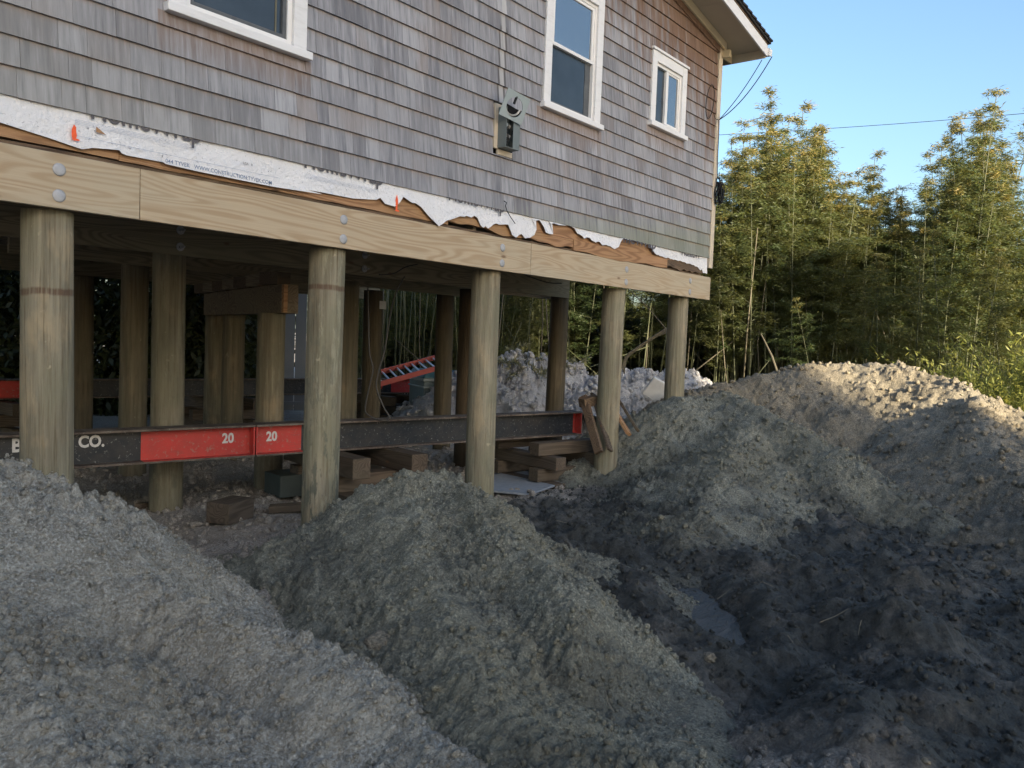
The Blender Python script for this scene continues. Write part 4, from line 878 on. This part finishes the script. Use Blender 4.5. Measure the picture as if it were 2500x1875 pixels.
wire('overhead_line', [tuple(at(1690 + i * 60, 333 - i * 60 * .0735 + 6 * math.sin(i / 17 * math.pi), 24 - i * .3)) for i in range(18)], .007, 'single overhead utility line crossing the sky above the bamboo')

# ladder, bin, far panels
ladp = plain('orange_red_fibreglass', (.42, .075, .055), .5, var=.2); alum = plain('aluminium_rung', (.5, .5, .5), .4, .5, .5)
lad = empty('ladder', tuple(at(990, 900, 14.6)), 'orange red ladder with metal rungs lying tilted above the back beam end', 'ladder')
a0, a1 = Vector(at(905, 915, 14.3)), Vector(at(1065, 872, 14.9)); c0, c1 = Vector(at(925, 938, 13.6)), Vector(at(1030, 912, 14.2)); c1 = c0 + (a1 - a0)
MB().bar(a0, a1, .03, .085).build('side_rail', ladp, lad); MB().bar(c0, c1, .03, .085).build('side_rail', ladp, lad)
for i in range(9):
    t_ = (i + .5) / 9; MB().tube([a0.lerp(a1, t_), c0.lerp(c1, t_)], .016, 8).build('rung', alum, lad)
bn = empty('storage_bin', tuple(at(1085, 975, 14.5)), 'weathered blue grey storage bin with a tarped lid behind the slim pile', 'storage bin')
bc = at(1083, 932, 14.8); bz0 = hgt(bc[0], bc[1]); Mx = Matrix.Translation((bc[0], bc[1], .35)) @ Matrix.Rotation(-.5, 4, 'Z')
MB().box(-.5, .5, -.45, .45, -.1, .48, M=Mx).build('bin_body', plain('bin_grey_plastic', (.16, .20, .20), .6), bn, bevel=.02)
MB().box(-.53, .53, -.48, .48, .48, .53, M=Mx).box(-.52, .52, -.47, .47, .36, .39, M=Mx).build('bin_rim', plain('bin_rim_plastic', (.26, .30, .30), .6), bn, bevel=.01)
lidm = MB(); lidm.hexa([Mx @ Vector(p) for p in [(-.55, -.5, .53), (.55, -.5, .53), (.55, .5, .53), (-.55, .5, .53), (-.45, -.42, .66), (.4, -.42, .62), (.4, .42, .64), (-.45, .42, .68)]]); lidm.build('tarp_lid', plain('teal_tarp', (.05, .13, .15), .5), bn, bevel=.03)
shed = empty('board_screen', (9.6, 9.6, 0), 'grey vertical board screen behind the back beam', 'screen')
p0, p1 = at(372, 700, 15.5), at(750, 760, 16.2); v = p1[:2] - p0[:2]; Ls = np.linalg.norm(v); v = v / Ls; nb = 13
for i in range(nb):
    a = p0[:2] + v * (Ls * i / nb + .006); b = p0[:2] + v * (Ls * (i + 1) / nb - .006); q = np.array([-v[1], v[0]]) * .03
    MB().hexa([(a[0], a[1], .05), (b[0], b[1], .05), (b[0] + q[0], b[1] + q[1], .05), (a[0] + q[0], a[1] + q[1], .05), (a[0], a[1], 2.35), (b[0], b[1], 2.35), (b[0] + q[0], b[1] + q[1], 2.35), (a[0] + q[0], a[1] + q[1], 2.35)]).build('board', GREYV, shed)
MB().bar((p0[0] - .1 * v[1], p0[1] - .05, .42), (p1[0], p1[1] - .05, .42), .05, .06).bar((p0[0], p0[1] - .05, .2), (p1[0], p1[1] - .05, .2), .05, .06).build('rail', GREYV, shed)
# white slab on the far heap
p = at(1604, 950, 11.8); o = MB().box(-.16, .16, -.03, .03, -.16, .16).build('white_slab', plain('white_slab', (.55, .55, .55), .7), bevel=.02); o.location = (p[0], p[1], p[2] - .02); o.rotation_euler = (.35, .5, -.8); tag(o, 'broken white slab leaning on the white heap beside the last pile', 'slab')

# ------------------------------------------------------------------ bamboo and other plants
LEAF = mat_leaf('bamboo_leaf', (.024, .046, .018), (.058, .085, .03), (.30, .22, .07), .3)  # last colour: yellowish tips with sun gold painted in
LEAFD = mat_leaf('dry_leaf', (.20, .19, .11), (.33, .31, .20), (.25, .23, .15), .25)
GRASS = mat_leaf('lush_grass_leaf', (.12, .16, .035), (.27, .27, .07), (.2, .19, .05), .45)
CULM = plain('bamboo_culm', (.06, .065, .03), .5, .35, var=.45, sc=3, bump=0)
DEAD = plain('dead_cane', (.11, .095, .065), .6, var=.3, sc=4, bump=0)
def leaf_mesh(name, P, D, L, Wd, g, hue=None):
    """diamond leaves: P base, D direction"""
    n = len(P); D = D / np.linalg.norm(D, axis=1, keepdims=True); r = g.normal(size=(n, 3)); S = np.cross(D, r); S /= np.linalg.norm(S, axis=1, keepdims=True)
    L = L[:, None]; Wd = Wd[:, None]; up = np.cross(S, D)
    V = np.stack([P, P + D * L * .45 + S * Wd / 2, P + D * L + up * (-.12 * L), P + D * L * .45 - S * Wd / 2], 1)
    F = np.arange(4 * n).reshape(n, 4); me = npmesh(name, V.reshape(-1, 3), F, smooth=False); attr(me, 'hue', np.repeat(g.random(n) * .75 if hue is None else hue, 4)); return me
def bamboo_proto(i, Hh, full):
    g = np.random.default_rng(100 + i); base = empty('bamboo', (0, 0, 0), 'leafy bamboo cane in the dense stand behind the heaps', 'bamboo', 'bamboo canes in the dense stand')
    lx, ly = g.uniform(-.28, .28, 2); nodes = int(Hh / .27)
    pt = lambda t: np.array([lx * t ** 2.2, ly * t ** 2.2, Hh * t])
    st = MB(); pts = [pt(j / nodes) for j in range(nodes + 1)]; st.tube(pts, [.021 * (1 - .85 * j / nodes) + .002 for j in range(nodes + 1)], 5, cap=False)
    P, D, Lf, Hu = [], [], [], []
    t0 = .30 if full else .5
    for j in range(int(nodes * t0), nodes + 1):
        t = j / nodes; o = pt(t); rel = (t - t0) / (1 - t0); bl = (.35 + .95 * max(0, math.sin(min(1, rel * 1.1) * math.pi)) ** .7) * (1.08 - .55 * rel)
        for b_ in range(g.integers(2, 5)):
            az = g.uniform(0, 2 * math.pi); e = g.uniform(.25, 1.0); d = np.array([math.cos(az) * math.cos(e), math.sin(az) * math.cos(e), math.sin(e)]); L = bl * g.uniform(.5, 1.15)
            pp = [o + d * L * s - np.array([0, 0, .30 * L * s * s]) for s in (0, .35, .7, 1)]
            st.tube(pp, [.005, .004, .003, .0015], 3, cap=False)
            for s in np.linspace(.25, 1, max(3, int(L * 9))):
                q0 = o + d * L * s - np.array([0, 0, .30 * L * s * s])
                for l_ in range(g.integers(13, 22)):
                    P.append(q0 + g.normal(0, .035, 3)); a2 = g.uniform(0, 2 * math.pi); D.append(np.array([math.cos(a2) * .8 + d[0] * .5, math.sin(a2) * .8 + d[1] * .5, g.uniform(-.75, .35)])); Lf.append(g.uniform(.06, .12)); Hu.append(min(1, max(0, g.uniform(0, .4) + .55 * max(0, t - .72) / .28)))  # hue climbs near the cane top, sunlit gold put into leaf colour
    P, D, Lf = map(np.array, (P, D, Lf))
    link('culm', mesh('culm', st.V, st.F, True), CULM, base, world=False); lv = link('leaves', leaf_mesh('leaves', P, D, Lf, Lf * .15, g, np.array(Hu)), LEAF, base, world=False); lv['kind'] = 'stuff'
    return base
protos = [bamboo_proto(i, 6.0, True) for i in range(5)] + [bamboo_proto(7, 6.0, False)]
def copy_tree(o, parent=None):
    c = o.copy(); COL.objects.link(c)
    if parent: c.parent = parent
    for ch in o.children: copy_tree(ch, c)
    return c
vx, vy = FW[:2] / np.linalg.norm(FW[:2]); rx, ry = vy, -vx
ENV = [(700, 560), (1000, 520), (1500, 450), (1700, 400), (1760, 345), (1800, 330), (1850, 275), (1890, 350), (1950, 285), (2000, 350), (2050, 410), (2110, 400), (2150, 500), (2200, 500), (2260, 440), (2310, 330), (2360, 255), (2410, 330), (2450, 470), (2500, 520), (2560, 430), (2700, 450)]
ex, ey = zip(*ENV)
used = set(); gb = np.random.default_rng(11)
def put_cane(px, dep, topy, pr, lean_=.05):
    p = CAM + ray(px, 860) * dep; ztop = 1.6 + dep * ((860 + (px - 1250) * .0 - topy) / FPX) - (0.0)
    ztop = (CAM + ray(px, topy) * dep)[2]; gz = min(hgt(p[0], p[1]), .3); s = max(.25, (ztop - gz) / 6.0)
    o = protos[pr]
    if pr in used: o = copy_tree(protos[pr])
    used.add(pr); o.location = (p[0], p[1], gz - .05); sx = s ** .6 * 1.1; o.scale = (sx, sx, s); o.rotation_euler = (gb.normal(0, lean_), gb.normal(0, lean_), gb.uniform(0, 6.28))
    return o
for i in range(272):
    px = gb.uniform(760, 2640) if i % 3 else gb.uniform(1740, 2560); dep = gb.uniform(17.2, 21.5) if px > 1700 else gb.uniform(18.0, 22.5)
    top = np.interp(px, ex, ey); top = top + abs(gb.normal(0, 50)) + (70 if gb.random() < .5 else 5)
    put_cane(px, dep, top, int(gb.integers(0, 5)) if px > 1650 else (5 if gb.random() < .45 else int(gb.integers(0, 5))))
for px, dep, top in ((1848, 18.5, 235), (1868, 19, 300), (1950, 18.6, 262), (1965, 19, 320), (2360, 17.0, 240), (2345, 17.2, 300), (2380, 17.1, 310), (2330, 17.4, 380), (2405, 17.3, 400), (2110, 18.5, 372), (1790, 18.2, 320), (2195, 17.5, 520), (2250, 17, 450), (2300, 16.8, 470), (2430, 16.9, 480), (2370, 16.6, 430)):
    put_cane(px, dep, top, int(gb.integers(0, 5)), .025)
# near drooping sprays on the right, catching the sun
for px, dep, top in ((2080, 15.6, 640), (2150, 15.4, 620), (2230, 15.2, 610), (2310, 15.0, 560), (2390, 15.0, 600), (2470, 14.8, 640), (2010, 15.9, 720), (2270, 15.1, 680)):
    put_cane(px, dep, top, int(gb.integers(0, 5)), .08)
# bare culms at the foot of the stand, dead ones leaning between
bare = []
for i in range(110):
    px = gb.uniform(880, 2350); dep = gb.uniform(17.0, 18.6) if px > 1650 else gb.uniform(17, 18.3); p = CAM + ray(px, 900) * dep
    a = np.array([p[0], p[1], -.05]); b = a + np.array([gb.normal(0, .25), gb.normal(0, .25), gb.uniform(2.4, 4.2)])
    if gb.random() < .22: b = a + np.array([gb.normal(0, 1.2), gb.normal(0, 1.2), gb.uniform(1.2, 2.6)])
    mid = (a + b) / 2 + gb.normal(0, .06, 3); r = gb.uniform(.009, .018)
    o = MB().tube([a, mid, b], [r, r * .9, r * .6], 5).build('bare_cane', DEAD if gb.random() < .35 else CULM, smooth=True)
    tag(o, 'bare thin cane at the dark foot of the bamboo stand', 'cane', 'bare canes at the foot of the bamboo')
tag(MB().tube([at(1905, 930, 12.9), at(1885, 870, 13.0), at(1858, 815, 13.2)], [.018, .016, .010], 6).build('leaning_cane', DEAD), 'pale dead cane leaning out above the dark heap crest', 'cane')
bc_ = MB()
for k in range(4): bc_.tube(arc([(1518 + k * 2, 900 + k * 4), (1528 + k, 870 + k * 2), (1560, 845 + k * 2), (1600, 818 + k * 2), (1632, 798 + k * 4)], 12.6 + k * .03), .010, 5)
bc_.tube(arc([(1540, 712), (1580, 750), (1630, 808)], 12.8), .008, 5)
tag(bc_.build('bent_canes', DEAD, smooth=True), 'bundle of bent dead canes arching behind the fourth and last piles', 'canes')
# brush on the white heap
def brush(name, px0, px1, py, dep, n, label, cat, mat=LEAFD, h=.45):
    g = np.random.default_rng(px0); P, D, L = [], [], []; st = MB()
    for i in range(n):
        px = g.uniform(px0, px1); p = at(px, py, dep + g.uniform(-.3, .3)); p[2] = hgt(p[0], p[1]) - .03; az = g.uniform(0, 6.28); d = np.array([math.cos(az) * .7, math.sin(az) * .7, g.uniform(.3, 1)]); ln = h * g.uniform(.5, 1.2)
        pts = [p + d * ln * s - np.array([0, 0, .45 * ln * s * s]) for s in (0, .4, .8, 1)]; st.tube(pts, .003, 3, cap=False)
        for s in np.linspace(.2, 1, 9):
            for _ in range(4): P.append(p + d * ln * s - np.array([0, 0, .45 * ln * s * s])); D.append(d * .6 + g.normal(0, .5, 3) + np.array([0, 0, -.3])); L.append(g.uniform(.07, .15))
    e = empty(name, tuple(at((px0 + px1) / 2, py, dep)), label, cat); link('twigs', mesh('twigs', st.V, st.F), DEAD, e); o = link('leaves', leaf_mesh('leaves', np.array(P), np.array(D), np.array(L), np.array(L) * .16, g), mat, e); o['kind'] = 'stuff'
brush('cut_brush', 1235, 1345, 860, 14.2, 26, 'dry cut brush lying on top of the white heap left of the dark pile', 'brush', h=.34)
brush('cut_brush', 1375, 1455, 885, 14.6, 20, 'smaller dry brush on the white heap between the dark pile and the fourth pile', 'brush', h=.3)
def bush(px, py, dep, r, hh, n, label):
    g = np.random.default_rng(px); c = at(px, py, dep); gz = max(0, hgt(c[0], c[1])); P, D, L = [], [], []; st = MB()
    for i in range(n):
        az = g.uniform(0, 6.28); q = np.sqrt(g.random()) * r; p = np.array([c[0] + q * math.cos(az), c[1] + q * math.sin(az), gz]); d = np.array([math.cos(az) * .5 + g.normal(0, .25), math.sin(az) * .5 + g.normal(0, .25), 1.0]); ln = hh * (1.1 - .55 * q / r) * g.uniform(.6, 1.1)
        st.tube([p, p + d * ln * .5, p + d * ln - np.array([0, 0, .18 * ln])], [.004, .003, .001], 3, cap=False)
        for s in np.linspace(.15, 1, 13):
            for _ in range(4): P.append(p + d * ln * s - np.array([0, 0, .18 * ln * s * s]) + g.normal(0, .02, 3)); D.append(d * .5 + g.normal(0, .6, 3)); L.append(g.uniform(.06, .13))
    e = empty('leafy_bush', (c[0], c[1], gz), label, 'bush'); link('stems', mesh('stems', st.V, st.F), CULM, e); o = link('leaves', leaf_mesh('leaves', np.array(P), np.array(D), np.array(L), np.array(L) * .2, g), GRASS, e); o['kind'] = 'stuff'
bush(2515, 960, 13.0, .72, 2.1, 520, 'bright yellow green bush at the right edge beside the sunlit sand')
bush(2600, 960, 12.4, .8, 2.1, 260, 'second sunlit green bush just cut by the right edge')
# dark undergrowth behind the canes
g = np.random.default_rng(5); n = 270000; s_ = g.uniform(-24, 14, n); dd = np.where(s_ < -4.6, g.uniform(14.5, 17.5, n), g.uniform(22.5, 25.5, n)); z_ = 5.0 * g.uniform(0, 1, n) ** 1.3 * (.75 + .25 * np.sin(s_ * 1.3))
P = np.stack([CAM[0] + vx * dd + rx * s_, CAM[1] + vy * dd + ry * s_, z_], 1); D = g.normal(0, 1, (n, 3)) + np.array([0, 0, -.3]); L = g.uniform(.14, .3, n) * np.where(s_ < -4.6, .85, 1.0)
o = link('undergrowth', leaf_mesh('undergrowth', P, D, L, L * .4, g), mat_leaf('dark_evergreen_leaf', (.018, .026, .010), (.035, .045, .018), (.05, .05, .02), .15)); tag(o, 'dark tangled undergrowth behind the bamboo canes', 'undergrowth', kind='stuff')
# cedar shed glimpsed through the canes
sh = empty('garden_shed', tuple(at(2160, 880, 26)), 'orange brown boarded shed glimpsed through the bamboo', 'shed'); pa, pb = at(2165, 880, 25.5), at(2310, 880, 25.0); v = (pb - pa)[:2]; Lx = np.linalg.norm(v); v /= Lx; q = np.array([-v[1], v[0]])
ORW = plain('orange_cedar', (.42, .17, .06), .7); TANW = plain('yellow_tan_boards', (.45, .34, .17), .7)
for i in range(14):
    a = pa[:2] + v * (Lx * i / 14 + .01); b = pa[:2] + v * (Lx * (i + 1) / 14 - .01); MB().hexa([(a[0], a[1], 0), (b[0], b[1], 0), (b[0] + q[0] * .05, b[1] + q[1] * .05, 0), (a[0] + q[0] * .05, a[1] + q[1] * .05, 0), (a[0], a[1], 2.7), (b[0], b[1], 2.7), (b[0] + q[0] * .05, b[1] + q[1] * .05, 2.7), (a[0] + q[0] * .05, a[1] + q[1] * .05, 2.7)]).build('plank', ORW, sh)
c = pa[:2] - v * .2; d2 = pb[:2] + v * .2; MB().hexa([(c[0] - q[0] * .2, c[1] - q[1] * .2, 2.71), (d2[0] - q[0] * .2, d2[1] - q[1] * .2, 2.71), (d2[0] + q[0] * 2.5, d2[1] + q[1] * 2.5, 2.71), (c[0] + q[0] * 2.5, c[1] + q[1] * 2.5, 2.71), (c[0] - q[0] * .2, c[1] - q[1] * .2, 2.8), (d2[0] - q[0] * .2, d2[1] - q[1] * .2, 2.8), (d2[0] + q[0] * 2.5, d2[1] + q[1] * 2.5, 3.2), (c[0] + q[0] * 2.5, c[1] + q[1] * 2.5, 3.2)]).build('roof', ROOF, sh)
lw = at(2040, 880, 25); lw2 = at(2160, 880, 24.8)
tag(MB().bar((lw[0], lw[1], .6), (lw2[0], lw2[1], .6), .2, 1.2).build('low_wall', TANW), 'low tan wall behind the bamboo beside the orange shed', 'wall')

# ------------------------------------------------------------------ unseen blocks added behind the camera to cast the shade
sx, sy = math.cos(SUN_AZ), math.sin(SUN_AZ); nx, ny = -sy, sx
def SP(s, a): return (s * nx + a * sx, s * ny + a * sy)
def shade_block(s0, s1, a0, a1, zl, zt, rise, label):
    e = empty('added_shade_block', (*SP((s0 + s1) / 2, (a0 + a1) / 2), 0), label, 'house'); P = [SP(s0, a0), SP(s1, a0), SP(s1, a1), SP(s0, a1)]
    MB().hexa([(*p, zl) for p in P] + [(*p, zt) for p in P]).build('walls', plain('shade_block_grey', (.30, .30, .30)), e)
    Q = [SP(s0 - .1, a0 - .1), SP(s1 + .1, a0 - .1), SP(s1 + .1, a1 + .1), SP(s0 - .1, a1 + .1)]; am = (a0 + a1) / 2; R0, R1 = SP(s0 - .1, am), SP(s1 + .1, am)
    mb = MB(); mb.add([(*p, zt + .01) for p in Q] + [(*R0, zt + rise), (*R1, zt + rise)], [(0, 1, 2, 3), (0, 4, 5, 1), (2, 5, 4, 3), (3, 4, 0), (1, 5, 2)]); mb.build('roof', ROOF, e)
    for i in range(5):
        for a in (a0 + .2, a1 - .2):
            x, y = SP(s0 + .3 + (s1 - s0 - .6) * i / 4, a); MB().tube([(x, y, -.3), (x, y, zl)], .15, 10).build('stilt', MP, e)
    for i in range(4):
        f0, f1 = (i + .3) / 4, (i + .7) / 4; w = MB(); c0, c1 = SP(s0 + (s1 - s0) * f0, a1 + .02), SP(s0 + (s1 - s0) * f1, a1 + .02); w.bar((*c0, zl + 1.8), (*c1, zl + 1.8), .03, 1.3); w.build('window', GLS, e)
shade_block(-11.25, 14, -66, -52, .3, 17.6, 3.0, 'large unseen block added far behind the camera to shade the yard')
shade_block(-16.6, -14.2, -66, -58, .3, 18.4, 1.5, 'narrow tall unseen block added behind the camera for its shade')
shade_block(-13.45, -12.75, -66, -58, .3, 18.4, 1.5, 'second narrow unseen block added between the two others for its shade')
